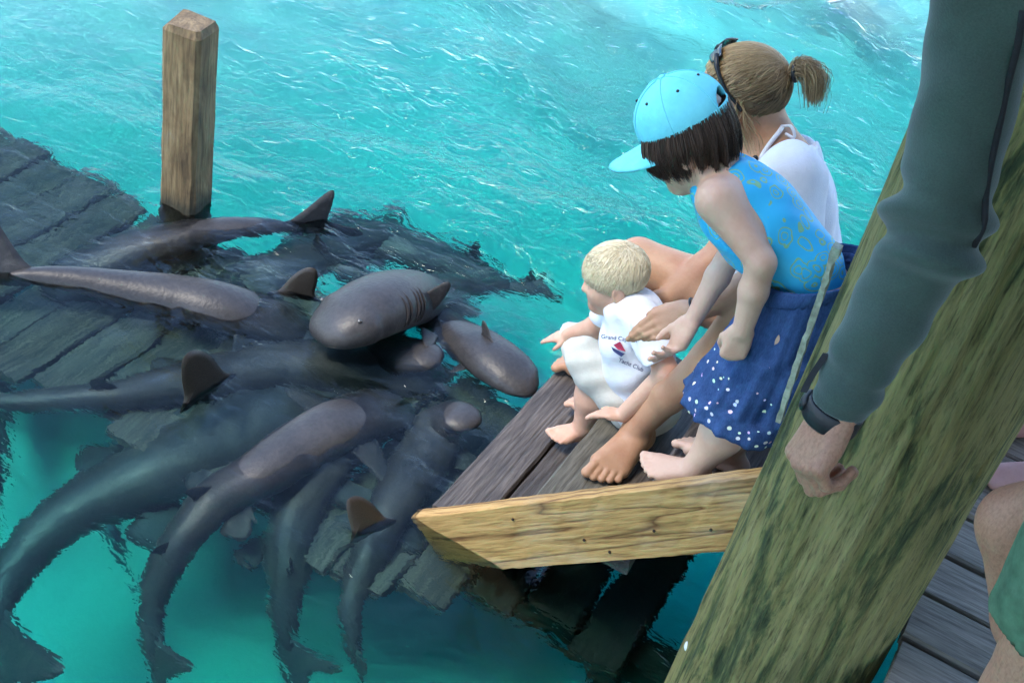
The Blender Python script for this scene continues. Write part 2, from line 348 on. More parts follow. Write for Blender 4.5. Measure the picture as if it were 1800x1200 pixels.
# ------------------------------------------------------------------ implicit surfaces (bodies, clothes)
class Field:
    """signed distance on a (possibly uneven) grid; primitives are blended smoothly and the zero surface becomes ONE mesh"""
    def __init__(s, xs, ys, zs):
        s.ax = [np.asarray(a, np.float32) for a in (xs, ys, zs)]
        s.D = np.full([len(a) for a in s.ax], .3, np.float32)
    @staticmethod
    def box(lo, hi, h):
        return Field(*[np.arange(l, u+h, h) for l, u in zip(lo, hi)])
    def sub(s, lo, hi):
        sl = [slice(max(0, int(np.searchsorted(a, l))-1), min(len(a), int(np.searchsorted(a, u))+2)) for a, l, u in zip(s.ax, lo, hi)]
        if any(q.stop-q.start < 2 for q in sl): return None, None
        X = s.ax[0][sl[0]][:, None, None]; Y = s.ax[1][sl[1]][None, :, None]; Z = s.ax[2][sl[2]][None, None, :]
        return tuple(sl), (X, Y, Z)
    @staticmethod
    def smin(a, b, k):
        if k <= 0: return np.minimum(a, b)
        h = np.clip(k-np.abs(a-b), 0, None)/k
        return np.minimum(a, b)-h*h*k*.25
    def put(s, lo, hi, fn, k, cut=False):
        sl, P = s.sub(lo, hi)
        if sl is None: return
        d = fn(*P)
        s.D[sl] = -s.smin(-s.D[sl], d, k) if cut else s.smin(s.D[sl], d, k)
    def cone(s, a, b, ra, rb, k=.01, cut=False):
        a = np.asarray(a, float); b = np.asarray(b, float); m = max(ra, rb)+max(k, .012)*1.5
        lo = np.minimum(a, b)-m; hi = np.maximum(a, b)+m; ba = b-a; L2 = max(ba.dot(ba), 1e-9)
        def fn(X, Y, Z):
            px, py, pz = X-a[0], Y-a[1], Z-a[2]
            t = np.clip((px*ba[0]+py*ba[1]+pz*ba[2])/L2, 0, 1)
            return np.sqrt((px-t*ba[0])**2+(py-t*ba[1])**2+(pz-t*ba[2])**2)-(ra+(rb-ra)*t)
        s.put(lo, hi, fn, k, cut); return s
    def chain(s, pts, rs, k=.01):
        for i in range(len(pts)-1): s.cone(pts[i], pts[i+1], rs[i], rs[i+1], k)
        return s
    def ell(s, c, r, ax=None, k=.01, cut=False):
        c = np.asarray(c, float); A = np.eye(3) if ax is None else np.array([nrm(q) for q in ax])
        m = max(r)+max(k, .012)*1.5
        def fn(X, Y, Z):
            p = (X-c[0], Y-c[1], Z-c[2]); u = [A[i][0]*p[0]+A[i][1]*p[1]+A[i][2]*p[2] for i in range(3)]
            k0 = np.sqrt(sum((u[i]/r[i])**2 for i in range(3))); k1 = np.sqrt(sum((u[i]/r[i]**2)**2 for i in range(3)))
            return k0*(k0-1)/np.maximum(k1, 1e-6)
        s.put(c-m, c+m, fn, k, cut); return s
    def half(s, p, n, k=.004):          # keep the side the normal points away from
        n = nrm(n); X, Y, Z = s.ax[0][:, None, None], s.ax[1][None, :, None], s.ax[2][None, None, :]
        d = ((X-p[0])*n[0]+(Y-p[1])*n[1]+(Z-p[2])*n[2]).astype(np.float32)
        s.D = -s.smin(-s.D, -d, k); return s
    def slice(s, p, n, R):              # hem: take away what lies beyond the plane, within R of p
        n = nrm(n); p = np.asarray(p, float); sl, (X, Y, Z) = s.sub(p-R, p+R)
        d = np.maximum(-((X-p[0])*n[0]+(Y-p[1])*n[1]+(Z-p[2])*n[2]), np.sqrt((X-p[0])**2+(Y-p[1])**2+(Z-p[2])**2)-R)
        s.D[sl] = np.maximum(s.D[sl], -d); return s
    def folds(s, amp, freq, dirv, seed=0, warp=.6):
        d = nrm(dirv); X, Y, Z = s.ax[0][:, None, None], s.ax[1][None, :, None], s.ax[2][None, None, :]
        q = (X*d[0]+Y*d[1]+Z*d[2])*freq; r = np.random.default_rng(seed); w = r.uniform(5, 14, (3, 3)); ph = r.uniform(0, 6.28, 3)
        wv = sum(np.sin(X*w[i, 0]+Y*w[i, 1]+Z*w[i, 2]+ph[i]) for i in range(3))*warp
        m2 = np.sin(X*w[0, 2]*1.3+Y*w[1, 0]*1.7+Z*w[2, 1]*1.5+ph[1])*.5+.5
        s.D = s.D+(amp*np.sin(q+wv)*m2).astype(np.float32); return s
    def mesh(s, name, disp=None):
        D = s.D; ins = D < 0; nx, ny, nz = D.shape
        c = ins[:-1, :-1, :-1].astype(np.uint8)
        for o in ((1, 0, 0), (0, 1, 0), (0, 0, 1), (1, 1, 0), (1, 0, 1), (0, 1, 1), (1, 1, 1)):
            c += ins[o[0]:nx-1+o[0], o[1]:ny-1+o[1], o[2]:nz-1+o[2]]
        I = np.argwhere((c > 0) & (c < 8))
        idx = np.full(c.shape, -1, np.int32); idx[tuple(I.T)] = np.arange(len(I))
        acc = np.zeros((len(I), 3)); cnt = np.zeros(len(I))
        cor = [(i, j, k) for i in (0, 1) for j in (0, 1) for k in (0, 1)]
        val = {q: D[I[:, 0]+q[0], I[:, 1]+q[1], I[:, 2]+q[2]] for q in cor}
        for a in cor:
            for ax in range(3):
                if a[ax]: continue
                b = list(a); b[ax] = 1; b = tuple(b)
                va, vb = val[a], val[b]; x = (va < 0) != (vb < 0)
                t = np.where(x, va/np.where(x, va-vb, 1), 0)
                p = np.tile(np.array(a, float), (len(I), 1)); p[:, ax] += t
                acc += p*x[:, None]; cnt += x
        P = I+acc/cnt[:, None]
        P = np.stack([np.interp(P[:, i], np.arange(len(s.ax[i])), s.ax[i]) for i in range(3)], 1)
        Q = []
        for ax in range(3):
            a = [slice(None)]*3; b = [slice(None)]*3; a[ax] = slice(0, -1); b[ax] = slice(1, None)
            A, B = ins[tuple(a)], ins[tuple(b)]
            E = np.argwhere(A != B); u, w = [(1, 2), (2, 0), (0, 1)][ax]
            lim = np.array(c.shape)
            E = E[(E[:, u] > 0) & (E[:, w] > 0) & (E[:, u] < lim[u]) & (E[:, w] < lim[w])]
            q = []
            for du, dw in ((-1, -1), (0, -1), (0, 0), (-1, 0)):
                e = E.copy(); e[:, u] += du; e[:, w] += dw; q.append(idx[tuple(e.T)])
            q = np.stack(q, 1); fl = A[tuple(E.T)]
            q[~fl] = q[~fl][:, ::-1]; Q.append(q)
        Q = np.concatenate(Q); Q = Q[(Q >= 0).all(1)]
        return mesh_np(name, P, Q)

def frame(f, u):
    f = nrm(f); r = nrm(np.cross(f, u)); u = np.cross(r, f); return f, u, r        # forward, up, right

def rotv(v, ax, ang):
    return np.array(Matrix.Rotation(ang, 3, Vector(ax))@Vector(v))

def hand(F, wrist, fdir, back, side, L=.18, curl=(.5, .5, .5, .5), thumb=(.6, .4), spread=.12, k=.004, fat=1., gap=1., tcurl=.35):
    """fdir: towards the fingers, back: normal of the back of the hand, side: +1 when the thumb lies at fdir x back, else -1"""
    f = nrm(fdir); b = nrm(np.asarray(back)-np.dot(back, f)*f); t = np.cross(f, b)*side; s = L/.185
    wrist = np.asarray(wrist, float); tips = []
    kn = []
    for i, (yy, ln, kr) in enumerate(((.027, .088, .0125), (.009, .092, .0125), (-.009, .087, .0120), (-.026, .078, .011))):
        p = wrist+f*ln*s+t*yy*s*gap+b*.004*s; kn.append(p)
        F.cone(wrist+t*yy*.75*s+f*.006*s-b*.003*s, p, .0155*s*fat, kr*s*fat, .012*s)
    F.ell(wrist+f*.05*s-b*.007*s, (.05*s, .036*s*fat, .017*s*fat), (f, t, b), .012*s)
    F.ell(wrist+f*.035*s+t*.022*s-b*.012*s, (.035*s, .018*s*fat, .017*s*fat), (f, t, b), .012*s)      # ball of the thumb
    seg = ((.044, .027, .022), (.049, .031, .023), (.045, .029, .023), (.035, .022, .020))
    for i in range(4):
        d = rotv(f, b, (1.5-i)*spread*side); p = kn[i]; r = (.0098, .0100, .0095, .0085)[i]*s*fat
        for j in range(3):
            d = bend(d, f, b, t, curl[i][j] if isinstance(curl[i], tuple) else curl[i]*(.8, 1.1, .75)[j])
            q = p+d*seg[i][j]*s; F.cone(p, q, r, r*(.93, .9, .84)[j], k if j else .006*s); F.ell(q, (r*.98,)*3, None, .003); p = q; r *= (.93, .9, .84)[j]
        tips.append((p, d))
    d = nrm(f*math.cos(thumb[0])+t*math.sin(thumb[0])-b*thumb[1]); p = wrist+f*.018*s+t*.022*s-b*.008*s; r = .0165*s*fat
    for j, (ln, rr) in enumerate(((.042, .0125), (.033, .0112), (.025, .0085))):
        q = p+d*ln*s; F.cone(p, q, r, rr*s*fat, .010*s if j == 0 else .004); p = q; r = rr*s*fat
        d = nrm(d*math.cos(tcurl)+(f*.8-t*.5-b*.35)*math.sin(tcurl))
    tips.append((p, d)); return tips
def bend(d, f, b, t, a):
    """turn a finger direction about the axis across the hand, towards the palm"""
    df, db, dt = np.dot(d, f), np.dot(d, b), np.dot(d, t)
    return nrm(f*(df*math.cos(a)+db*math.sin(a))+b*(db*math.cos(a)-df*math.sin(a))+t*dt)

def foot(F, ankle, toe, up, inner, L=.235, k=.004, fat=1., rA=.036):
    """ankle joint, toe: unit direction of the foot, inner: side of the big toe"""
    f = nrm(np.asarray(toe)-np.dot(toe, up)*np.asarray(up)); u = nrm(up); i = nrm(np.asarray(inner)-np.dot(inner, f)*f-np.dot(inner, u)*np.asarray(u)); s = L/.24
    ankle = np.asarray(ankle, float); sole = ankle-u*.075*s
    heel = sole-f*.045*s+u*.030*s
    F.ell(heel, (.038*s*fat, .031*s*fat, .033*s), (f, i, u), .02*s)
    F.cone(ankle, heel+u*.005, rA*s*fat, .028*s*fat, .02*s)
    F.ell(ankle+i*.026*s, (.016*s, .012*s, .018*s), (f, i, u), .015*s); F.ell(ankle-i*.026*s-u*.006*s, (.016*s, .012*s, .018*s), (f, i, u), .015*s)
    for n, (yy, ln, r) in enumerate(((.030, .118, .0215), (.013, .120, .0165), (-.003, .115, .0155), (-.018, .107, .0145), (-.032, .096, .0145))):
        p = sole+f*ln*s+i*yy*s*fat+u*(r+.0005)*s
        F.cone(ankle+f*.012*s-u*.018*s+i*yy*.45*s, p, .025*s*fat, r*s*fat, .016*s)
        F.cone(heel+i*yy*.4*s-u*.01*s, p-u*.003*s, .02*s, r*.85*s, .016*s)
        tl = (.050, .046, .041, .036, .030)[n]*s; tr = (.0140, .0098, .0094, .0090, .0092)[n]*s*fat
        d = nrm(f-i*.06*(n-1)); m = p+d*tl*.5+u*.003*s; e = p+d*tl-u*(r*s-tr)*1.0
        F.cone(p, m, tr*1.05, tr*.9, .006*s); F.cone(m, e, tr*.9, tr*1.0, .003); F.ell(e, (tr*1.15, tr*1.08, tr*.95), (f, i, u), .003)

def head(F, c, f, u, Hh, child=0., nose=1., neck=None, ears=True, k=.02):
    f, u, r = frame(f, u); s = Hh; P = lambda a, b, d=0.: c+f*a*s+u*b*s+r*d*s
    fat = 1+.12*child
    F.ell(P(-.05, .13), (.425*s, .37*s, (.335+.03*child)*s), (f, u, r), k)
    F.ell(P(.12, -.10), (.26*s, .36*s, .265*fat*s), (f, u, r), .018)
    F.ell(P(.20, .16), (.20*s, .22*s, .25*s), (f, u, r), .012)                      # forehead
    for e in (-1, 1):
        F.cone(P(-.03, -.20, .215*e*fat), P(.23, -.40, .06*e), .085*s*fat, .075*s, .03)
        F.ell(P(.23, -.14, .145*e), (.12*s, (.11+.03*child)*s, .105*fat*s), (f, u, r), .03)     # cheek
        F.ell(P(.355, .015, .135*e), (.05*s, .055*s, .075*s), (f, u, r), .012, cut=True)           # eye hollow
        F.ell(P(.305, .0, .135*e), (.062*s, .055*s, .07*s), (f, u, r), .008)                       # closed lid over the eye
        if ears:
            F.ell(P(-.03, -.04, (.350+.03*child)*e), (.095*s, .145*s, .045*s), (nrm(f+.25*r*e), u, nrm(r*e-.25*f)), .008)
            F.ell(P(-.005, -.03, (.405+.03*child)*e), (.05*s, .085*s, .032*s), (f, u, r), .006, cut=True)
    F.ell(P(.30, -.40), (.085*s, .075*s, .10*s), (f, u, r), .03)                    # chin
    F.cone(P(.335, .07), P(.345+.095*nose, -.105), .03*s, (.042+.008*child)*s, .010)
    F.ell(P(.375, -.115, .045), (.035*s, .03*s, .03*s), (f, u, r), .012); F.ell(P(.375, -.115, -.045), (.035*s, .03*s, .03*s), (f, u, r), .012)
    F.ell(P(.352, -.215), (.05*s, .026*s, .085*s), (f, u, r), .010); F.ell(P(.345, -.268), (.05*s, .028*s, .075*s), (f, u, r), .010)
    if neck is not None:
        F.cone(P(-.12, -.18), neck[0], neck[1]*1.02, neck[1], .03)
    return P, f, u, r

def strands(name, paths, rad, mat, parent, tones=None):
    """hair: every lock a thin three-sided tapering tube, all in one mesh"""
    vs, fs, tn = [], [], []; n0 = 0
    for ip, p in enumerate(paths):
        p = np.asarray(p); n = len(p); tg = np.gradient(p, axis=0); tg /= np.linalg.norm(tg, axis=1)[:, None]+1e-9
        ref = V(.3, .5, .8); a = np.cross(tg, ref); a /= np.linalg.norm(a, axis=1)[:, None]+1e-9; b = np.cross(tg, a)
        R = rad*(.65+.7*rng.random())*np.linspace(1, .35, n)[:, None]
        for j in range(3):
            th = j*2.094; vs.append(p+(a*math.cos(th)+b*math.sin(th))*R)
        for j in range(3):
            for i in range(n-1): fs.append((n0+j*n+i, n0+((j+1) % 3)*n+i, n0+((j+1) % 3)*n+i+1, n0+j*n+i+1))
        tn += [tones[ip] if tones is not None else rng.random()]*(3*n); n0 += 3*n
    me = mesh_np(name, np.concatenate(vs), np.array(fs)); at = me.attributes.new('tone', 'FLOAT', 'POINT'); at.data.foreach_set('value', np.array(tn, np.float32))
    return under(obj(name, me, mat), parent)

def tube(pts, rs, seg=10, cap=True):
    pts = [np.asarray(p, float) for p in pts]; n = len(pts); rs = rs if hasattr(rs, '__len__') else [rs]*n
    tg = np.gradient(np.array(pts), axis=0); vs, fs = [], []
    ref = V(0, 0, 1) if abs(nrm(tg[0])[2]) < .9 else V(1, 0, 0)
    a = nrm(np.cross(tg[0], ref))
    for i in range(n):
        t = nrm(tg[i]); a = nrm(a-np.dot(a, t)*t); b = np.cross(t, a)
        for j in range(seg):
            th = 2*math.pi*j/seg; vs.append(pts[i]+(a*math.cos(th)+b*math.sin(th))*rs[i])
    for i in range(n-1):
        for j in range(seg): fs.append((i*seg+j, i*seg+(j+1) % seg, (i+1)*seg+(j+1) % seg, (i+1)*seg+j))
    if cap: fs.append(tuple(range(seg))[::-1]); fs.append(tuple((n-1)*seg+j for j in range(seg)))
    return vs, fs
def spline(P, n):
    P = np.asarray(P, float); m = len(P); d = np.concatenate([[0], np.cumsum(np.linalg.norm(np.diff(P[:, :3], axis=0), axis=1))])
    q = np.linspace(0, d[-1], n); out = np.zeros((n, P.shape[1]))
    tan = np.zeros_like(P)
    for i in range(m):
        i0, i1 = max(0, i-1), min(m-1, i+1); tan[i] = (P[i1]-P[i0])/(d[i1]-d[i0])
    for j, x in enumerate(q):
        i = min(m-2, max(0, int(np.searchsorted(d, x))-1)); h = d[i+1]-d[i]; t = (x-d[i])/h
        out[j] = (2*t**3-3*t**2+1)*P[i]+(t**3-2*t*t+t)*h*tan[i]+(-2*t**3+3*t*t)*P[i+1]+(t**3-t*t)*h*tan[i+1]
    return out, d[-1]

def plank_mesh(name, L, W, T, bev=.006, cuts=8, wob=.0015, seed=0, warp=0.):
    """board along local x, top at z=0, slightly uneven edges"""
    r = np.random.default_rng(seed); bm = bmesh.new()
    prof = [(-W/2+bev, 0), (W/2-bev, 0), (W/2, -bev), (W/2, -T+bev), (W/2-bev, -T), (-W/2+bev, -T), (-W/2, -T+bev), (-W/2, -bev)]
    rings = []
    for i in range(cuts+1):
        x = -L/2+L*i/cuts; ring = []
        dz = warp*math.sin(3.1*i/cuts)
        for (y, z) in prof:
            e = r.normal(0, wob, 2); ex = r.normal(0, wob*1.5) if i in (0, cuts) else 0
            ring.append(bm.verts.new((x+ex, y+e[0], z+e[1]*.5+dz)))
        rings.append(ring)
    for i in range(cuts):
        for j in range(8): bm.faces.new((rings[i][j], rings[i+1][j], rings[i+1][(j+1) % 8], rings[i][(j+1) % 8]))
    bm.faces.new(rings[0]); bm.faces.new(rings[-1][::-1])
    bmesh.ops.recalc_face_normals(bm, faces=bm.faces)
    me = bpy.data.meshes.new(name); bm.to_mesh(me); bm.free(); return me
# ================================================================== SETTING
# seabed: pale sand, deep by the dock, shelving up away from it
def seabed_h(x, y):
    d = (y-3.2)*.6-(x+1)*.55
    s = 1/(1+np.exp(-(d-1.35)*2.3))
    return -1.0+.93*s+.035*np.sin(x*2.1+y*.7)+.03*np.sin(y*2.9-x)
def axis(lo, a, b, hi, h, grow=1.25):
    m = list(np.arange(a, b, h)); s = h; x = b
    while x < hi: m.append(x); s *= grow; x += s
    s = h; x = a-h; pre = []
    while x > lo: pre.append(x); s *= grow; x -= s
    return np.array(pre[::-1]+m)
def sheet(xs, ys, zf):
    X, Y = np.meshgrid(xs, ys, indexing='ij'); Z = zf(X, Y); v = np.stack([X, Y, Z], -1).reshape(-1, 3)
    nx, ny = len(xs), len(ys); I = np.arange(nx*ny).reshape(nx, ny)
    q = np.stack([I[:-1, :-1], I[1:, :-1], I[1:, 1:], I[:-1, 1:]], -1).reshape(-1, 4); return v, q, I
sx, sy = axis(-80, -6, 4, 80, .12), axis(-80, 0, 10, 80, .12)
v, q, _ = sheet(sx, sy, seabed_h)
tag(obj('seabed', mesh_np('seabed', v, q), M['sand']), kind='structure')

# water: one closed body, its top a real wave surface
SHARK_RINGS = [PZ(*p) for p in ((640, 600), (335, 720), (490, 505), (800, 745), (745, 630), (300, 540), (540, 400), (560, 800), (640, 940), (870, 640), (320, 370))]
wr = np.random.default_rng(3)
WAVES = []
for i in range(26):
    lam = .13*(1.135**i); th = 1.9+wr.normal(0, .55); WAVES.append((2*math.pi/lam*math.cos(th), 2*math.pi/lam*math.sin(th), wr.uniform(0, 6.28), .0095*lam**.9*wr.uniform(.6, 1.3)))
def water_h(X, Y):
    Z = np.zeros_like(X); far = np.clip((Y+.35*X-1.2)/2.4, .22, 1.35)
    wx = .09*np.sin(X*3.1+Y*1.3)+.05*np.sin(Y*5.3-X*2.); wy = .08*np.sin(Y*2.7-X*1.9+1)+.05*np.sin(X*6.1+Y)
    for kx, ky, ph, a in WAVES: Z += a*np.sin(kx*(X+wx)+ky*(Y+wy)+ph)
    Z *= far
    for p in SHARK_RINGS:
        r = np.hypot(X-p[0], Y-p[1]); Z += .0020*np.sin(r*66-1.+1.5*np.sin(3*np.arctan2(Y-p[1], X-p[0])))*np.exp(-(r/.22)**2)+.0045*np.sin(r*27+np.sin(2*np.arctan2(Y-p[1], X-p[0])))*np.exp(-(r/.45)**2)
    fade = np.exp(-np.clip(np.hypot(X+1, Y-4)-7, 0, None)/3); return Z*fade
wx_, wy_ = axis(-80, -4.0, .6, 80, .0125), axis(-80, .9, 7.6, 80, .0125)
v, q, I = sheet(wx_, wy_, water_h)
n = len(v); rim = np.concatenate([I[:, 0], I[-1, 1:], I[-2::-1, -1], I[0, -2:0:-1]])
lowv = v[rim].copy(); lowv[:, 2] = -3.0
m = len(rim); k = np.arange(m); side = np.stack([rim, n+k, n+(k+1) % m, rim[(k+1) % m]], 1)
vv = np.concatenate([v, lowv]); me = mesh_np('water', vv, np.concatenate([q, side]))
bm = bmesh.new(); bm.from_mesh(me); bm.verts.ensure_lookup_table(); bm.faces.new([bm.verts[n+i] for i in range(m)]); bm.normal_update(); bm.to_mesh(me); bm.free()
water = obj('water', me, M['water']); tag(water, kind='structure')

# ------------------------------------------------------------------ timber
def board(name, parent, a, b, W, T, mat, roll=0., seed=0, bev=.006, cuts=8, wob=.0015):
    """board whose top centre line runs a -> b; width lies across, horizontal unless rolled"""
    a, b = np.asarray(a, float), np.asarray(b, float); d = b-a; L = np.linalg.norm(d)
    me = plank_mesh(name, L, W, T, bev, cuts, wob, seed)
    o = obj(name, me, mat, parent)
    x = d/L; y = nrm(np.cross(V(0, 0, 1), x)); z = np.cross(x, y)
    if roll: y, z = y*math.cos(roll)+z*math.sin(roll), z*math.cos(roll)-y*math.sin(roll)
    c = (a+b)/2-(np.array(parent.location) if parent else 0)
    o.matrix_local = Matrix(((x[0], y[0], z[0], c[0]), (x[1], y[1], z[1], c[1]), (x[2], y[2], z[2], c[2]), (0, 0, 0, 1)))
    return o
# sunken landing: planks along y, its far edge beyond the square post, near ends ragged
land = empty('sunken_landing', (-1.9, 2.3, -.3)); tag(land, 'awash grey plank landing under the sharks, lying at the foot of the stairs', 'landing')
x = -4.3; i = 0
while x < -.42:
    w = .148; z = -.185+.012*math.sin(i*2.3)-.03*max(0, (x+1.2))
    near = 1.885+.03*math.sin(i*1.7); far = 2.73+.012*math.sin(i*3.1)
    if x > -1.0: near = 1.88+.21*(i % 2)*.25+(.15 if x > -.75 else 0)
    gap = .004+.009*((i*7) % 3 == 0)
    board('plank', land, (x+w/2, near, z), (x+w/2+.01*math.sin(i), far, z+.004*math.sin(i*1.3)), w-gap, .038, M['sunk'] if x < -.78 else M['beam_dark'], 0, 100+i, .007, 6, .0018)
    x += w; i += 1
board('beam', land, (-4.4, 2.02, -.228), (-.19, 2.19, -.27), .09, .14, M['beam_dark'], 0, 71)
board('beam', land, (-4.4, 2.62, -.228), (-.6, 2.62, -.245), .09, .14, M['beam_dark'], 0, 72)
for k, (px_, y_) in enumerate(((-.30, 2.185), (-3.9, 2.62), (-2.7, 2.62), (-1.2, 2.62))):
    o = board('leg', land, (px_, y_, -.29), (px_+.001, y_, -1.6), .09, .09, M['beam_dark'], 0, 80+k)

# stairs down into the water
YI, YO = 2.083, 2.875
st = empty('boarding_stairs', (-.45, 2.45, -.2)); tag(st, 'worn timber stairs leading down into the water, yellow pine side board', 'stairs')
TZ = (.022, .172, .402, .575); TXE = (-.905, -.668, -.410, -.170)
def tread(x0, z, ws, mats, seed):
    x = x0
    for j, w in enumerate(ws):
        board('tread_plank', st, (x+w/2, YI, z-.003*j), (x+w/2, YO+.012*math.sin(seed+j), z-.003*j), w-.007, .038, mats[j % len(mats)], 0, seed+j, .006, 14, .0016); x += w
tread(TXE[0], TZ[0], (.142, .14), (M['tread'],), 11)
tread(TXE[1], TZ[1], (.148, .145), (M['tread_grey'], M['tread']), 15)
tread(TXE[2], TZ[2], (.145, .14), (M['tread'],), 19)
tread(TXE[3], TZ[3], (.16,), (M['tread_grey'],), 23)
# side board (stringer) on the near side, sloping 40 degrees, front end cut plumb, rests against the pile
def stringer(y0, y1, mat, seed):
    r = np.random.default_rng(seed); sl = .585/.685; n_ = 40; vs, fs = [], []
    xa, xb = -.935, -.150
    for i in range(n_+1):
        t = i/n_; x = xa+(xb-xa)*t; top = (x+.915)*sl-.002+r.normal(0, .0012); bot = top-.232+r.normal(0, .0008)
        if t < .35: top += .006*math.sin(t*30)*(.35-t)
        if i == 0: bot = top-.004
        if 0 < i < 6: bot = max(bot, (top-.004)-.232*i/6)
        for (y, z) in ((y0, top-.004), (y0+.005, top+r.normal(0, .001)), (y1-.004, top), (y1, top-.004), (y1, bot), (y0, bot)): vs.append((x, y+r.normal(0, .0006), z))
    for i in range(n_):
        for j in range(6): fs.append((i*6+j, i*6+(j+1) % 6, (i+1)*6+(j+1) % 6, (i+1)*6+j))
    fs.append(tuple(range(5, -1, -1))); fs.append(tuple(n_*6+j for j in range(6)))
    a = math.atan(sl); me = mesh('stringer', vs, fs, False)
    bm = bmesh.new(); bm.from_mesh(me); bmesh.ops.recalc_face_normals(bm, faces=bm.faces)
    # own axis along the slope so that the grain follows the board
    c = Vector((-.55, (y0+y1)/2, .2)); Rm = Matrix.Rotation(a, 4, 'Y')
    bmesh.ops.transform(bm, matrix=Rm@Matrix.Translation(-c), verts=bm.verts); bm.to_mesh(me); bm.free()
    o = obj('stringer', me, mat); o.matrix_world = Matrix.Translation(c)@Rm.inverted()
    o.parent = st; o.matrix_parent_inverse = Matrix.Translation(st.location).inverted(); return o
so = stringer(2.043, 2.081, M['stringer'], 5); tag(so, 'yellow pine side board with dark grain and worn pale top edge')
stringer(2.50, 2.54, M['beam_dark'], 6).location.z -= .24
stringer(2.80, 2.84, M['beam_dark'], 7).location.z -= .24
nh = mesh('nail', *tube([(0, 0, 0), (0, -.003, 0)], .0035, 8), False)
for px_, py_ in ((902, 912), (1150, 932), (1027, 948), (1072, 969), (1250, 930)):
    p = PY(px_, py_, 2.0425); under(obj('nail', nh, M['nailhead'], st, p), st)

# the thick round pile
def pile(name, c, r, z0, z1, seed, segs=150, rings=170):
    rr = np.random.default_rng(seed); vs, fs = [], []
    for i in range(rings+1):
        z = z0+(z1-z0)*i/rings
        for j in range(segs):
            th = 2*math.pi*j/segs
            d = .006*mnoise.noise(Vector((math.cos(th)*2.5+seed, math.sin(th)*2.5, z*1.2)))+.0045*mnoise.noise(Vector((math.cos(th)*14, math.sin(th)*14+seed, z*.9)))
            ck = abs(mnoise.noise(Vector((math.cos(th)*5.5+seed*3, math.sin(th)*5.5, z*.45)))); ck2 = abs(mnoise.noise(Vector((math.cos(th)*11, math.sin(th)*11+9, z*.7+seed))))
            R = (r-.004*(z-1))+d*1.6-.007*max(0., 1-ck/.035)-.004*max(0., 1-ck2/.05)
            vs.append((z, math.cos(th)*R, math.sin(th)*R))            # own x axis runs up the pile: grain follows it
    for i in range(rings):
        for j in range(segs): fs.append((i*segs+j, i*segs+(j+1) % segs, (i+1)*segs+(j+1) % segs, (i+1)*segs+j))
    fs.append(tuple(range(segs))[::-1]); fs.append(tuple(rings*segs+j for j in range(segs)))
    me = mesh(name, vs, fs); bm = bmesh.new(); bm.from_mesh(me); bmesh.ops.recalc_face_normals(bm, faces=bm.faces); bm.to_mesh(me); bm.free()
    o = obj(name, me, M['pile']); o.matrix_world = Matrix(((0, 0, -1, c[0]), (0, 1, 0, c[1]), (1, 0, 0, 0), (0, 0, 0, 1))); return o
PC = (.008, 1.93); PR = .183
big = empty('dock_pile', (PC[0], PC[1], -1.5)); tag(big, 'thick round dock pile mottled green and yellow, between the stairs and the man', 'pile')
t_ = pile('timber', PC, PR, -1.6, 3.45, 3); t_.parent = big; t_.matrix_parent_inverse = Matrix.Translation(big.location).inverted()
# pale crusted batten fixed along the pile's far left side
bt0, bt1 = PY(1473, 432, 2.03), PY(1369, 738, 2.03)
vs, fs = [], []
for i in range(25):
    t = i/24; p = bt0+(bt1-bt0)*t; j = rng.normal(0, .0012, (4, 2)); w = .0052*(1.6 if t < .08 else 1); 
    for (a, b), e in zip(((-1, -1), (1, -1), (1, 1), (-1, 1)), j): vs.append(p+V(a*w+e[0], b*.010+e[1], 0))
for i in range(24):
    for j in range(4): fs.append((i*4+j, i*4+(j+1) % 4, (i+1)*4+(j+1) % 4, (i+1)*4+j))
fs += [(3, 2, 1, 0), (96, 97, 98, 99)]
under(obj('batten', mesh('batten', vs, fs, False), M['pale_strip']), big)['label'] = 'pale lichen-crusted batten along the pile edge'
F = Field.box(PY(1212, 1136, 1.86)-.03, PY(1212, 1136, 1.86)+.03, .003); c = PY(1214, 1136, 1.86); F.ell(c, (.014, .014, .016)); F.cone(c, c+V(.03, .0, 0), .007, .007, .003)
under(obj('bolt_cap', F.mesh('bolt_cap'), M['white_plastic']), big)

# square post standing in the water
pp = empty('square_post', (-2.236, 2.72, -1.4)); tag(pp, 'square weathered brown timber post standing in the water', 'post')
def sq_post(w, z0, z1):
    r = np.random.default_rng(9); vs, fs = [], []; n_ = 26; bv = .012
    pr = [(-w+bv, -w), (w-bv, -w), (w, -w+bv), (w, w-bv), (w-bv, w), (-w+bv, w), (-w, w-bv), (-w, -w+bv)]
    for i in range(n_+1):
        z = z0+(z1-z0)*i/n_; sc = 1.0
        if i == n_: sc = .86
        if i == n_-1: z = z1-.022
        for (a, b) in pr: vs.append((z+(r.normal(0, .003) if i == n_ else 0), a*sc+r.normal(0, .0012), b*sc+r.normal(0, .0012)))
    for i in range(n_):
        for j in range(8): fs.append((i*8+j, i*8+(j+1) % 8, (i+1)*8+(j+1) % 8, (i+1)*8+j))
    fs += [tuple(range(8))[::-1], tuple(n_*8+j for j in range(8))]
    me = mesh('timber', vs, fs, False); bm = bmesh.new(); bm.from_mesh(me); bmesh.ops.recalc_face_normals(bm, faces=bm.faces); bm.to_mesh(me); bm.free(); return me
o = obj('timber', sq_post(.062, -1.5, .622), M['post'])
o.matrix_world = Matrix.Translation((-2.236, 2.72, 0))@Matrix.Rotation(math.radians(9), 4, 'Z')@Matrix(((0, 0, -1, 0), (0, 1, 0, 0), (1, 0, 0, 0), (0, 0, 0, 1)))
o.parent = pp; o.matrix_parent_inverse = Matrix.Translation(pp.location).inverted()

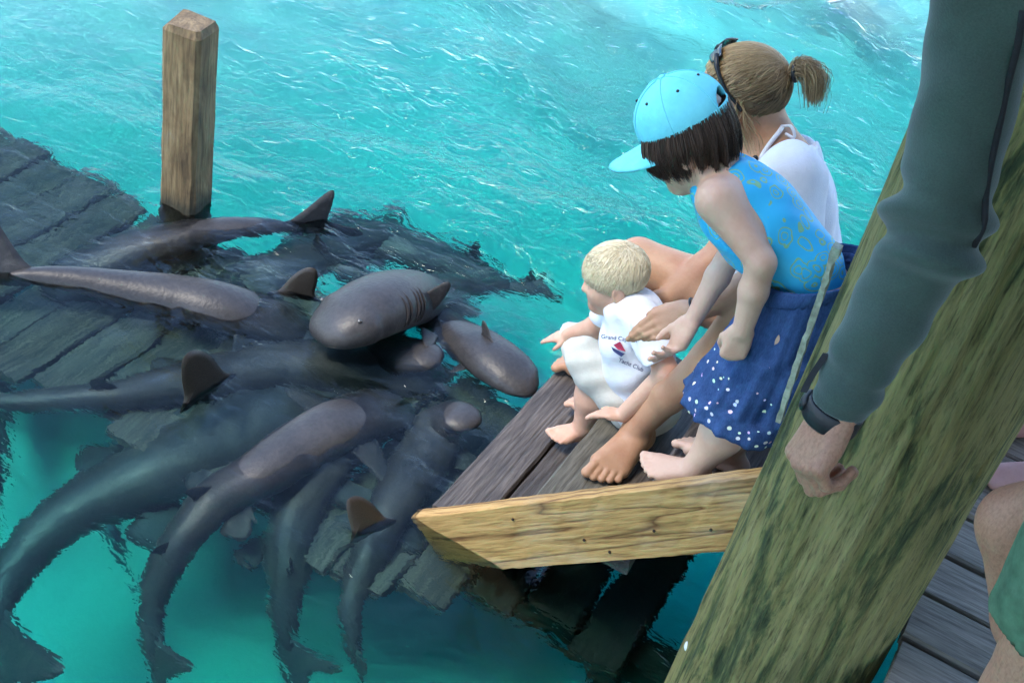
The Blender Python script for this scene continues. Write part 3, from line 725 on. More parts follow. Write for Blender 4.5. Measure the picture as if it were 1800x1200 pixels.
# dock deck: planks along x
dk = empty('dock_deck', (2, 1, .3)); tag(dk, 'grey weathered plank deck behind the thick pile', 'deck')
y = -3.0+.073; i = 0
while y < 5.0:
    board('plank', dk, ((.03 if y > 2.05 else .205)+.01*math.sin(i*2.2), y+.071, .53+.003*math.sin(i*1.9)), (3.6, y+.071, .53), .131, .036, M['deck'], 0, 200+i, .006, 16, .0015); y += .1425; i += 1
for y in (-2.6, .4, 4.6): board('joist', dk, (.12, y, .49), (3.6, y, .49), .05, .15, M['roofwood'], 0, 5)
board('joist', dk, (.25, -3, .489), (.25, 5, .489), .05, .15, M['roofwood'], 0, 6)
for k, (a, b) in enumerate(((.3, -2.6), (3.4, -2.6), (3.4, 4.6), (.3, 4.6))): board('leg', dk, (a, b, .34), (a+.001, b, -1.6), .14, .14, M['beam_dark'], 0, 30+k)

# unseen timber roof, added over the dock to shade the people and near water
rf = empty('added_shade_roof', (1, -1, 3.45)); tag(rf, 'unseen timber roof added on the thick green pile to cast shade', 'roof')
x = -1.5; i = 0
while x < 4.4:
    board('plank', rf, (x, -5.0, 3.72), (x, 2.35, 3.62), .298, .03, M['roofwood'], 0, 300+i % 5, .004, 1, 0); x += .30; i += 1
for y in (-4.6, -1.2, 1.93): board('beam', rf, (-1.6, y, 3.70-.0136*(y+5)-.05), (4.4, y, 3.70-.0136*(y+5)-.05), .12, .18, M['roofwood'], 0, 41)
for k, (a, b) in enumerate(((3.9, 1.93), (3.9, -4.6), (-1.3, -4.6))): under(pile('post', (a, b), .12, -1.6, 3.45, 5+k, 16, 8), rf)
# ================================================================== SHARKS
PROF = [(0, .30, .16), (.012, .52, .30), (.04, .78, .50), (.09, .96, .70), (.16, 1.0, .86), (.26, .98, .94), (.38, .90, .92), (.50, .80, .84), (.60, .68, .74), (.70, .56, .64), (.80, .45, .52), (.88, .36, .43), (.95, .25, .32), (1.0, .10, .14)]
def fin_mesh(name, pts, thick):
    """outline (n,2) in the fin plane -> lens-shaped blade; local x along the body (aft +), y outwards"""
    pts = np.asarray(pts, float); n = len(pts); c = pts.mean(0); vs = [], []
    v = []; 
    for s_ in (1, -1):
        for k, w in ((1.0, .12), (.72, .7), (.35, 1.)):
            for p in pts: 
                q = c+(p-c)*k; t = thick*w*(1-.75*np.clip(q[1]/max(1e-6, pts[:, 1].max()), 0, 1)); v.append((q[0], q[1], s_*t))
        v.append((c[0], c[1], s_*thick*.6))
    H = 3*n+1; f = []
    for s_ in (0, 1):
        for r_ in range(2):
            for j in range(n):
                q = (s_*H+r_*n+j, s_*H+r_*n+(j+1) % n, s_*H+(r_+1)*n+(j+1) % n, s_*H+(r_+1)*n+j); f.append(q if s_ == 0 else q[::-1])
        for j in range(n):
            q = (s_*H+2*n+j, s_*H+2*n+(j+1) % n, s_*H+3*n); f.append(q if s_ == 0 else q[::-1])
    for j in range(n):
        q = (j, H+j, H+(j+1) % n, (j+1) % n); f.append(q)
    me = mesh(name, v, f); bm = bmesh.new(); bm.from_mesh(me); bmesh.ops.recalc_face_normals(bm, faces=bm.faces); bm.to_mesh(me); bm.free(); return me
def smooth_outline(P, n=28):
    P = np.asarray(P+[P[0]], float); out = []
    m = len(P)-1
    for i in range(m):
        a, b, c, d = P[(i-1) % m], P[i], P[(i+1) % m], P[(i+2) % m]
        for t in np.linspace(0, 1, max(2, n//m), endpoint=False):
            out.append(.5*((2*b)+(-a+c)*t+(2*a-5*b+4*c-d)*t*t+(-a+3*b-3*c+d)*t**3))
    return np.array(out)
DORSAL = smooth_outline([(0, 0), (.22, .30), (.45, .68), (.66, .90), (.84, .97), (.97, .90), (1.0, .62), (.97, .3), (1.04, .1), (1.0, 0)], 60)
PECT = smooth_outline([(0, 0), (.25, .6), (.6, 1.2), (.85, 1.45), (1.05, 1.3), (1.05, .7), (.95, .2), (.85, 0)])
PELV = smooth_outline([(0, 0), (.35, .5), (.75, .75), (.98, .6), (1.0, .1)])
CAUD = smooth_outline([(0, .0), (.45, .30), (.85, .85), (1.15, 1.35), (1.32, 1.42), (1.40, 1.0), (1.45, .55), (1.9, .40), (2.45, .32), (2.55, .12), (2.1, -.08), (1.4, -.22), (.6, -.30), (.2, -.15)], 56)
def place(o, p, x, y, s):
    x = nrm(x); y = nrm(np.asarray(y)-np.dot(y, x)*x); z = np.cross(x, y)
    o.matrix_basis = Matrix(((x[0]*s, y[0]*s, z[0]*s, p[0]), (x[1]*s, y[1]*s, z[1]*s, p[1]), (x[2]*s, y[2]*s, z[2]*s, p[2]), (0, 0, 0, 1)))
FM = {}
for nm, ol, th in (('dorsal_fin', DORSAL, .06), ('pectoral_fin', PECT, .055), ('pelvic_fin', PELV, .06), ('caudal_fin', CAUD, .05)): FM[nm] = fin_mesh(nm, ol, th)
def shark(label, path, w, roll=0., d1=(.50, .75), d2=(.66, .55), pect=(.9, .9), pelv=True, caud=1., snout_w=1., eyes=False, gills=False, up=None, d_lean=0., hb=.80, tail_up=None, dark=False, sink=.10, extra=()):
    """path: (px, py, z) from snout to tail tip; w: half width at the head"""
    pts = np.array([PZ(a, b, z-sink) for a, b, z in path]); C, L = spline(pts, 70); T = np.gradient(C, axis=0); T /= np.linalg.norm(T, axis=1)[:, None]
    S = np.linspace(0, 1, 70); pr = np.array(PROF); W = np.interp(S, pr[:, 0], pr[:, 1])*w; Hh = np.interp(S, pr[:, 0], pr[:, 2])*w*hb
    W[S < .12] *= snout_w
    base = C[35]; root = empty('nurse_shark', base); tag(root, label, 'shark', 'nurse sharks crowding the landing')
    vs, fs, fr = [], [], []; seg = 20
    for i in range(70):
        t = T[i]; u0 = V(0, 0, 1) if up is None else np.asarray(up(S[i]))
        u = nrm(u0-np.dot(u0, t)*t); sd = np.cross(t, u)
        rl = roll(S[i]) if callable(roll) else roll
        u, sd = u*math.cos(rl)+sd*math.sin(rl), sd*math.cos(rl)-u*math.sin(rl); fr.append((t, u, sd))
        for j in range(seg):
            th = 2*math.pi*j/seg; cc, ss = math.cos(th), math.sin(th)
            hx = math.copysign(abs(cc)**.9, cc)*W[i]; hz = math.copysign(abs(ss)**(.95 if ss > 0 else .75), ss)*Hh[i]*(1 if ss > 0 else .8)
            vs.append(C[i]+sd*hx+u*hz-base)
    for i in range(69):
        for j in range(seg): fs.append((i*seg+j, i*seg+(j+1) % seg, (i+1)*seg+(j+1) % seg, (i+1)*seg+j))
    fs += [tuple(range(seg))[::-1], tuple(69*seg+j for j in range(seg))]
    me = mesh('body', vs, fs); bm = bmesh.new(); bm.from_mesh(me); bmesh.ops.recalc_face_normals(bm, faces=bm.faces); bm.to_mesh(me); bm.free()
    body = obj('body', me, M['shark'], root); sm = body.modifiers.new('smooth', 'SUBSURF'); sm.levels = 1; sm.render_levels = 1
    def at(s):
        i = int(round(s*69)); return C[i]-base, fr[i], W[i], Hh[i]
    def fin(nm, s, out, size, aft=0., off=.85, mat='shark'):
        p, (t, u, sd), w_, h_ = at(s); y = u*out[1]+sd*out[0]; q = p+u*out[1]*h_*off+sd*out[0]*w_*off-t*size*.45
        o = obj(nm, FM[nm].copy() if mat != 'shark' else FM[nm], None, root)
        if not o.data.materials: o.data.materials.append(M[mat])
        place(o, q, t+y*aft, y, size); return o
    if d1: fin('dorsal_fin', d1[0], nrm(V(d_lean, 1)), w*d1[1]*1.6, mat='shark_fin' if dark else 'shark')
    if d2: fin('dorsal_fin', d2[0], nrm(V(d_lean, 1)), w*d2[1]*1.5, mat='shark_fin' if dark else 'shark')
    for e, k in zip((-1, 1), pect):
        if k: fin('pectoral_fin', .22, nrm(V(e, -.25)), w*k*1.25, .25, .7)
    if pelv:
        for e in (-1, 1): fin('pelvic_fin', .56, nrm(V(e, -.30)), w*1.15, .2, .7)
    if caud:
        p, (t, u, sd), w_, h_ = at(.93); o = obj('caudal_fin', FM['caudal_fin'], None, root)
        if not o.data.materials: o.data.materials.append(M['shark'])
        uu = u if tail_up is None else np.asarray(tail_up, float)
        place(o, p-t*w*.45, t, uu, w*1.15*caud)
    for (a, b, z, xd, yd, sz, nm) in extra:
        me_ = FM[nm]
        if len(xd) == 2: me_ = me_.copy(); me_.materials.clear(); me_.materials.append(M['shark_fin']); xd = PZ(xd[0], xd[1], z)-PZ(a, b, z)
        o = obj(nm, me_, None, root); place(o, PZ(a, b, z)-base, xd, V(*yd), sz)
    if eyes:
        for e in (-1, 1):
            p, (t, u, sd), w_, h_ = at(.085); F = Field.box((-.02,)*3, (.02,)*3, .0025); F.ell((0, 0, 0), (.007, .007, .006)); 
            obj('eye', F.mesh('eye'), M['shark_eye'], root, p+sd*e*w_*.80+u*h_*.62)
    if gills:
        for e in (-1, 1):
            for g in range(5):
                p, (t, u, sd), w_, h_ = at(.205+.018*g); q = []
                for a in np.linspace(-.35, .75, 7): q.append(p+sd*e*w_*math.cos(a)*1.0+u*h_*math.sin(a)*1.0+t*.012*math.sin((a+.35)*2.8))
                vv_, ff_ = tube(q, [.001, .0035, .0045, .005, .0045, .0035, .001], 6); obj('gill_slit', mesh('gill_slit', vv_, ff_), M['gill'], root)
    return root
for fm in FM.values(): fm.materials.append(M['shark'])

shark('grey shark with its tail fin raised at the left picture edge', [(545, 612, -.13), (470, 582, -.08), (400, 552, -.022), (310, 530, -.012), (200, 509, .0), (130, 496, .012), (70, 489, .018), (15, 486, .022)], .10, caud=1.3, tail_up=(-.35, .3, .9), d1=None, d2=None, pelv=False, hb=.9, sink=.03)
shark('shark swimming past the square post with its forked tail lifted', [(90, 560, -.16), (170, 500, -.13), (250, 455, -.075), (330, 426, -.035), (400, 409, -.012), (440, 405, -.004), (480, 406, -.01), (520, 414, -.03)], .10, caud=1.15, d1=None, d2=None, pelv=False, sink=.03)
shark('submerged shark whose single pointed fin sticks up behind the big head', [(360, 610, -.15), (420, 560, -.13), (490, 515, -.11), (570, 475, -.11), (660, 452, -.12), (760, 475, -.16), (840, 505, -.18)], .12, caud=.6, d1=None, d2=None, extra=((474, 524, -.035, (522, 530), (-.12, -.05, 1), .135, 'dorsal_fin'),))
shark('big shark rolled up out of the water showing gill slits and eye', [(556, 597, .075), (568, 588, .085), (610, 566, .105), (665, 540, .100), (712, 528, .045), (750, 530, -.05), (820, 532, -.13), (940, 540, -.20)], .116, caud=.5, roll=-.30, d1=None, d2=None, eyes=True, gills=True, pect=(0, 0), hb=.9, snout_w=1.1, extra=((716, 540, .05, (.55, .5, -.3), (.45, .55, .75), .085, 'pectoral_fin'), (742, 575, .0, (.9, .1, -.1), (.5, -.8, .1), .06, 'pectoral_fin')), sink=.03)
shark('dark submerged shark with its tail near the toddler, beyond the big head', [(560, 440, -.16), (640, 455, -.15), (740, 490, -.14), (840, 520, -.12), (910, 540, -.09), (950, 545, -.07)], .10, caud=.6, tail_up=(.2, .6, .5), d1=None, d2=None)
shark('shark lifting a small blunt snout between the big head and the stairs', [(778, 634, .018), (762, 632, .012), (735, 632, -.008), (680, 645, -.085), (590, 648, -.14), (470, 625, -.16), (340, 590, -.16), (230, 575, -.16)], .085, d1=None, d2=(.66, .4), sink=.03)
shark('shark nosing the bottom stair tread with its rounded back out of water', [(942, 690, .012), (925, 676, .026), (885, 646, .030), (845, 620, .010), (800, 600, -.03), (730, 565, -.10), (650, 530, -.15), (560, 490, -.16)], .088, d1=(.20, .42), d2=None, pect=(.4, .4), sink=.03)
shark('long shark with the tall black dorsal fin left of centre', [(778, 692, -.055), (700, 680, -.045), (600, 668, -.045), (500, 668, -.05), (400, 685, -.055), (300, 705, -.05), (190, 722, -.045), (80, 735, -.07), (-60, 745, -.10)], .105, d1=None, d2=(.73, .45), dark=True, caud=1.2, extra=((412, 668, -.045, (310, 738), (-.12, -.25, 1), .195, 'dorsal_fin'),))
shark('large dark shark stretching from the centre to the lower left corner', [(660, 745, -.12), (560, 750, -.13), (440, 790, -.14), (320, 850, -.15), (200, 910, -.18), (90, 985, -.22), (20, 1080, -.26), (-10, 1190, -.30)], .145, d1=None, d2=None, caud=1.2, tail_up=(.8, -.3, .35))
shark('shark with its glossy humped back breaking the surface, centre front', [(722, 742, -.07), (670, 738, -.025), (600, 752, .022), (530, 790, .022), (450, 845, .008), (375, 900, -.045), (315, 975, -.09), (275, 1060, -.16), (262, 1130, -.22), (275, 1230, -.28)], .092, d1=(.58, .45), d2=(.72, .35), d_lean=.25, tail_up=(.8, -.2, .4), sink=.068)
shark('shark pointing straight up the picture between two others, tail at the bottom', [(590, 795, -.02), (565, 825, -.025), (535, 880, -.06), (512, 950, -.10), (502, 1030, -.15), (497, 1110, -.21), (500, 1200, -.27)], .088, d1=None, d2=(.62, .45), tail_up=(.8, .2, .4))
shark('shark lifting its snout by the lowest stair with brown fin above its back', [(838, 752, .016), (824, 744, .014), (800, 738, -.006), (770, 772, -.075), (738, 825, -.10), (695, 895, -.10), (655, 975, -.13), (625, 1055, -.18), (608, 1120, -.22), (620, 1210, -.27)], .082, d1=None, d2=None, dark=True, extra=((694, 922, -.035, (606, 966), (-.40, .1, .85), .130, 'dorsal_fin'),), sink=.03)
shark('blurred deep shark cut off by the left picture edge', [(-30, 660, -.5), (-15, 740, -.5), (-8, 840, -.52), (-5, 920, -.54), (10, 1000, -.56)], .07, d1=None, d2=None, pelv=False)
# slim little fish
fp, _ = spline([PZ(172, 962, -.55), PZ(188, 1010, -.56), PZ(205, 1055, -.56), PZ(228, 1108, -.57)], 14); b0 = fp[7]; fi = empty('small_fish', b0)
tag(fi, 'slim pale blue fish below the large dark shark', 'fish')
vv_, ff_ = tube([p-b0 for p in fp], [.006, .018, .027, .031, .032, .030, .027, .023, .018, .014, .011, .008, .006, .004], 12); obj('body', mesh('body', vv_, ff_), M['fish'], fi)
t9 = nrm(fp[-1]-fp[-2]); o = obj('caudal_fin', fin_mesh('caudal_fin', smooth_outline([(0, 0), (.8, .6), (1.1, .7), (.8, 0), (1.1, -.7), (.8, -.6)], 24), .05), M['fish'], fi); place(o, fp[-1]-b0-t9*.01, t9, V(.5, .2, .8), .045)
# floating line at the top
rp, _ = spline([PZ(1255, 12, .012), PZ(1330, 22, .012), PZ(1400, 14, .012), PZ(1480, 0, .012), PZ(1560, -25, .012)], 30); vv_, ff_ = tube(rp, .008, 8)
tag(obj('floating_rope', mesh('floating_rope', vv_, ff_), M['rope']), 'thin white rope floating on the far water at the top', 'rope')
# ================================================================== PEOPLE
def W3(px, py, y): return PY(px, py, y)
def mesh_bvh(me):
    return BVHTree.FromPolygons([v.co.copy() for v in me.vertices], [tuple(p.vertices) for p in me.polygons])
def ear_side(P): return P
def torus_arc(c, a, b, ra, rb, t0, t1, r, n=24, seg=8):
    pts = [np.asarray(c)+np.asarray(a)*ra*math.cos(t)+np.asarray(b)*rb*math.sin(t) for t in np.linspace(t0, t1, n)]
    return tube(pts, r, seg)

# ---------------------------------------------------------------- girl
def build_girl():
    lab = 'girl in a turquoise cap and dotted denim skirt leaning forward on the stairs'
    hipc = W3(1418, 540, 2.235)
    root = empty('person', (hipc[0], hipc[1], TZ[2])); tag(root, lab, 'person')
    F = Field.box((-.80, 1.98, .38), (-.10, 2.48, 1.34), .0045)
    shL, shR = W3(1262, 352, 2.13), W3(1300, 322, 2.315); neck0 = W3(1252, 292, 2.215); waist = W3(1408, 470, 2.225)
    hipL, hipR = hipc+V(-.005, -.062, -.02), hipc+V(.005, .062, -.02)
    # legs
    anL = PZ(1222, 822, .47); kL = W3(1300, 690, 2.185); F.chain([hipL, kL, kL*.5+anL*.5+V(.012, 0, 0), anL], [.066, .047, .047, .029], .02)
    anR = PZ(1283, 790, .47); kR = W3(1330, 665, 2.29); F.chain([hipR, kR, kR*.5+anR*.5+V(.012, 0, 0), anR], [.066, .047, .047, .029], .02)
    foot(F, anL, V(-1, -.16, 0), V(0, 0, 1), V(.0, 1, 0), .165, fat=1.08, rA=.040)
    foot(F, anR, V(-1, .05, 0), V(0, 0, 1), V(.0, -1, 0), .165, fat=1.08, rA=.040)
    # trunk
    F.ell(hipc+V(0, 0, .02), (.080, .104, .08), None, .03)
    tm = (waist*.5+(shL+shR)*.25); chest = (shL+shR)/2*.72+waist*.28
    ax_t = nrm((shL+shR)/2-waist); ax_y = nrm(np.cross(ax_t, V(1, 0, 1))); ax_n = np.cross(ax_t, V(0, 1, 0))
    ax_n = nrm(ax_n)
    F.cone(hipc, waist, .080, .076, .04); F.ell(chest, (.135, .100, .076), (ax_t, V(0, 1, 0), ax_n), .04); F.ell(tm, (.12, .092, .074), (ax_t, V(0, 1, 0), ax_n), .04)
    F.cone(shL, shR, .038, .038, .04); F.cone((shL+shR)/2, neck0, .045, .036, .03)
    # arms
    elL = W3(1338, 462, 2.10); wrL = W3(1305, 582, 2.085); F.chain([shL, elL], [.038, .028], .025); F.chain([elL, elL*.6+wrL*.4, wrL], [.0285, .0285, .0200], .012)
    elR = W3(1292, 432, 2.33); wrR = W3(1216, 566, 2.25); F.chain([shR, elR], [.036, .028], .025); F.chain([elR, elR*.6+wrR*.4, wrR], [.028, .027, .019], .012)
    dL = nrm(W3(1285, 632, 2.08)-wrL)
    hand(F, wrL, dL, V(.35, -1, .2), 1 if np.dot(np.cross(dL, nrm(V(.35, -1, .2))), V(-1, 0, 0)) > 0 else -1, .125, curl=((1.1, 1.7, 1.1), (1.2, 1.7, 1.1), (1.3, 1.7, 1.1), (1.3, 1.6, 1.1)), thumb=(.5, .5), fat=1.12, spread=.05, tcurl=.8)
    dR = nrm(W3(1180, 622, 2.22)-wrR); bk = V(.55, .75, .35)
    hand(F, wrR, dR, bk, 1 if np.dot(np.cross(dR, nrm(bk)), V(-1, -.5, 0)) > 0 else -1, .130, curl=((.25, .4, .3), (.45, .5, .35), (.6, .6, .4), (.7, .7, .4)), thumb=(.55, .2), fat=1.05, spread=.12)
    # head, bowed
    hc = W3(1208, 243, 2.215); fd = nrm(W3(1130, 274, 2.20)-hc); upv = nrm(W3(1232, 140, 2.215)-W3(1202, 260, 2.215))
    P, f, u, r = head(F, hc, fd, upv, .205, .5, .9, (neck0, .036))
    body = under(obj('body', F.mesh('body'), M['skin_girl']), root)
    # swimsuit: follows the trunk, scooped arm holes, wide shoulder straps
    G = Field.box((-.62, 2.0, .80), (-.10, 2.45, 1.24), .004); e = .007
    G.cone(hipc, waist, .081+e, .077+e, .04); G.ell(chest, (.135+e, .100+e, .076+e), (ax_t, V(0, 1, 0), ax_n), .04); G.ell(tm, (.12+e, .092+e, .074+e), (ax_t, V(0, 1, 0), ax_n), .04)
    G.cone(shL*.62+shR*.38, shR*.62+shL*.38, .040+e, .040+e, .03)
    side_out = V(0, -1, 0)
    for sgn, sh in ((-1, shL), (1, shR)):
        a = sh+V(0, sgn*.035, 0)+ax_t*.03; b = sh+V(0, sgn*.030, 0)-ax_t*.085+ax_n*.0
        G.cone(a, b, .062, .050, .006, cut=True)
    G.ell(neck0+ax_t*.015, (.060, .055, .060), (ax_t, V(0, 1, 0), ax_n), .006, cut=True)
    G.folds(.0022, 85, nrm(V(.4, .3, -1)), 2); G.folds(.0016, 130, nrm(V(.7, -.5, .3)), 3)
    under(obj('swimsuit', G.mesh('swimsuit'), M['suit']), root)
    # denim skirt: waistband and two gathered tiers
    wc = W3(1428, 484, 2.225); hem = W3(1320, 709, 2.225)
    vs, fs = [], []; nr, ns = 44, 110
    for i in range(nr):
        t = i/(nr-1); c = wc+(hem-wc)*t+V(.006*math.sin(t*3.1), 0, 0)
        tier = (t*2.35) % 1 if t < .85 else (t*2.35) % 1
        R = .108+.028*t**.9+.005*math.floor(t*2.35)
        amp = .002+.0045*tier*(.4+t); 
        nv = nrm(V(-.42*(1-t)-.10, 0, 1)); a = nrm(np.cross(V(0, 1, 0), nv)); 
        for j in range(ns):
            th = 2*math.pi*j/ns; ph = 2.1*math.floor(t*2.35)
            rr = R*(1+amp/R*(math.sin(13*th+ph+.9*math.sin(3*th))+.6*math.sin(29*th+1.7*ph)))+.003*math.sin(t*22+5*th)*t
            vs.append(c+a*math.cos(th)*rr*1.02+V(0, 1, 0)*math.sin(th)*rr*1.04+V(0, 0, -.006*math.sin(5*th+1)*t))
    for i in range(nr-1):
        for j in range(ns): fs.append((i*ns+j, i*ns+(j+1) % ns, (i+1)*ns+(j+1) % ns, (i+1)*ns+j))
    sk = under(obj('skirt', mesh('skirt', vs, fs), M['denim_dots']), root); md = sk.modifiers.new('thick', 'SOLIDIFY'); md.thickness = .003; md.offset = 1
    vs, fs = [], []
    for i in range(8):
        t = i/7; c = wc+V(.010, 0, .036)*(.5-t)*1.2; nv = nrm(V(-.5, 0, 1)); a = nrm(np.cross(V(0, 1, 0), nv))
        for j in range(ns):
            th = 2*math.pi*j/ns; rr = .110+.0018*math.sin(46*th)+.003*math.sin(math.pi*t); vs.append(c+a*math.cos(th)*rr+V(0, 1, 0)*math.sin(th)*rr*1.04)
    for i in range(7):
        for j in range(ns): fs.append((i*ns+j, i*ns+(j+1) % ns, (i+1)*ns+(j+1) % ns, (i+1)*ns+j))
    wb = obj('waistband', mesh('waistband', vs, fs), M['denim']); under(wb, root); md = wb.modifiers.new('thick', 'SOLIDIFY'); md.thickness = .003
    # cap: six-panel crown, arched opening and strap at the back, brim
    s = .205; cc = P(-.05, .15)
    K = Field.box(hc-.17, hc+.17, .0033)
    K.ell(cc+u*.012, (.480*s, .445*s, .392*s), (f, u, r), 0)
    inner = Field.box(hc-.17, hc+.17, .0033); inner.ell(cc+u*.012, (.480*s-.008, .445*s-.008, .392*s-.008), (f, u, r), 0)
    K.D = np.maximum(K.D, -inner.D)
    nb = nrm(-u-.05*f); K.half(P(0, .10), nb, .002)
    K.ell(P(-.50, .20), (.16*s, .15*s, .17*s), (f, u, r), .002, cut=True)
    K.folds(.0009, 45, r*.8+f*.5, 4)
    cap = under(obj('cap', K.mesh('cap'), M['cap']), root); tag(cap, 'turquoise baseball cap with rear strap opening')
    bp = P(-.05, .105)
    pts = []
    for t in np.linspace(-2.35, 2.35, 30):
        pts.append(bp+f*(-math.cos(t*.5)*0)+0)
    vs, fs = [], []      # strap band across the opening
    for i, t in enumerate(np.linspace(-.62, .62, 14)):
        for hgt in (.0, .075):
            q = cc+u*.012-u*(.045-hgt+.02)*s*1.0+(-f*math.cos(t)*.478+r*math.sin(t)*.41)*s; vs += [q, q-f*.0-(-f*math.cos(t)+r*math.sin(t))*.003]
    for i in range(13):
        a, b = i*4, (i+1)*4; fs += [(a, b, b+2, a+2), (a+1, a+3, b+3, b+1), (a+2, b+2, b+3, a+3), (a, a+1, b+1, b)]
    under(obj('strap', mesh('strap', vs, fs), M['cap']), cap)
    vs, fs = [], []; nb_ = 22      # brim: curved plate
    for i, t in enumerate(np.linspace(-1.25, 1.25, nb_)):
        for j in range(7):
            q = j/6; e0 = cc+(f*math.cos(t)*.470+r*math.sin(t)*.385)*s; ln = .43*s*(math.cos(t*1.18)**.6 if abs(t) < 1.25 else 0)
            e1 = e0-u*(.045*s+.012*0)+f*ln*q-u*(.10*ln*q+.10*s*(math.sin(t)**2)*q)-u*.012*0
            vs.append(e1-u*.006)
    for i in range(nb_-1):
        for j in range(6): fs.append((i*7+j, i*7+j+1, (i+1)*7+j+1, (i+1)*7+j))
    br = under(obj('brim', mesh('brim', vs, fs), M['cap']), cap); md = br.modifiers.new('thick', 'SOLIDIFY'); md.thickness = .005; md.offset = 0
    F2 = Field.box(cc+u*.44*s-.02, cc+u*.44*s+.02, .003); F2.ell(cc+u*(.445*s+.012), (.008, .005, .008), (f, u, r)); under(obj('button', F2.mesh('button'), M['cap']), cap)
    for a6 in range(6):          # panel seams
        th6 = a6*math.pi/3+.52; dv = f*math.cos(th6)*.480+r*math.sin(th6)*.392; q6 = []
        for t6 in np.linspace(.12, 1.62, 16): q6.append(cc+u*.012+(dv*math.sin(t6)+u*.445*math.cos(t6))*s*1.004)
        vv_, ff_ = tube(q6, .0016, 6); under(obj('seam', mesh('seam', vv_, ff_), M['cap']), cap)
        th6 += .52; dv = f*math.cos(th6)*.480+r*math.sin(th6)*.392; e6 = cc+u*.012+(dv*math.sin(.75)+u*.445*math.cos(.75))*s*1.003
        Fe = Field.box(e6-.012, e6+.012, .002); Fe.ell(e6, (.0035, .0035, .0035)); under(obj('eyelet', Fe.mesh('eyelet'), M['frame_dark']), cap)
    # bobbed hair below the cap
    paths, tones = [], []
    for k in range(7500):
        lay = rng.random(); th = rng.uniform(-3.14, 3.14)     # angle round the head, 0 = front
        if abs(th) < .60: continue
        th += 0; dr = -f*0+f*math.cos(th)*.43+r*math.sin(th)*.355
        st_ = cc+dr*s*(.93+.05*lay)+u*(.02+.05*rng.random())*s; out = nrm(dr)
        ln = .074+.026*rng.random()**.6+(.016 if abs(th) > 2 else 0)
        if abs(th) < 1.25: ln *= .9
        pp_ = []; g = nrm(V(0, 0, -.55)-u*1.3+f*.05)
        jit = rng.normal(0, .08, 3)+.16*np.array([math.sin(th*19), math.sin(th*23+1), math.sin(th*31+2)])
        for i in range(8):
            q = i/7; pp_.append(st_+g*ln*q+out*(.012*math.sin(q*2.4)-.010*q*q+.012*lay)+jit*.04*q*q*1.0-out*.018*q**3*(1 if abs(th) < 2.2 else .2))
        paths.append(pp_); tones.append(.25*rng.random()+.75*rng.random()**2*lay)
    strands('hair', paths, .0009, M['hair_dark'], root, tones)
    Hb = Field.box(hc-.16, hc+.16, .0045); Hb.ell(P(-.08, .10), (.40*s, .34*s, .35*s), (f, u, r), .01); Hb.ell(P(-.14, -.12), (.24*s, .20*s, .30*s), (f, u, r), .02)
    Hb.half(P(.07, -.1), nrm(f-.15*u), .004); me = Hb.mesh('hair_base'); at = me.attributes.new('tone', 'FLOAT', 'POINT'); at.data.foreach_set('value', np.full(len(me.vertices), .12, np.float32))
    under(obj('hair_base', me, M['hair_dark']), root)
build_girl()

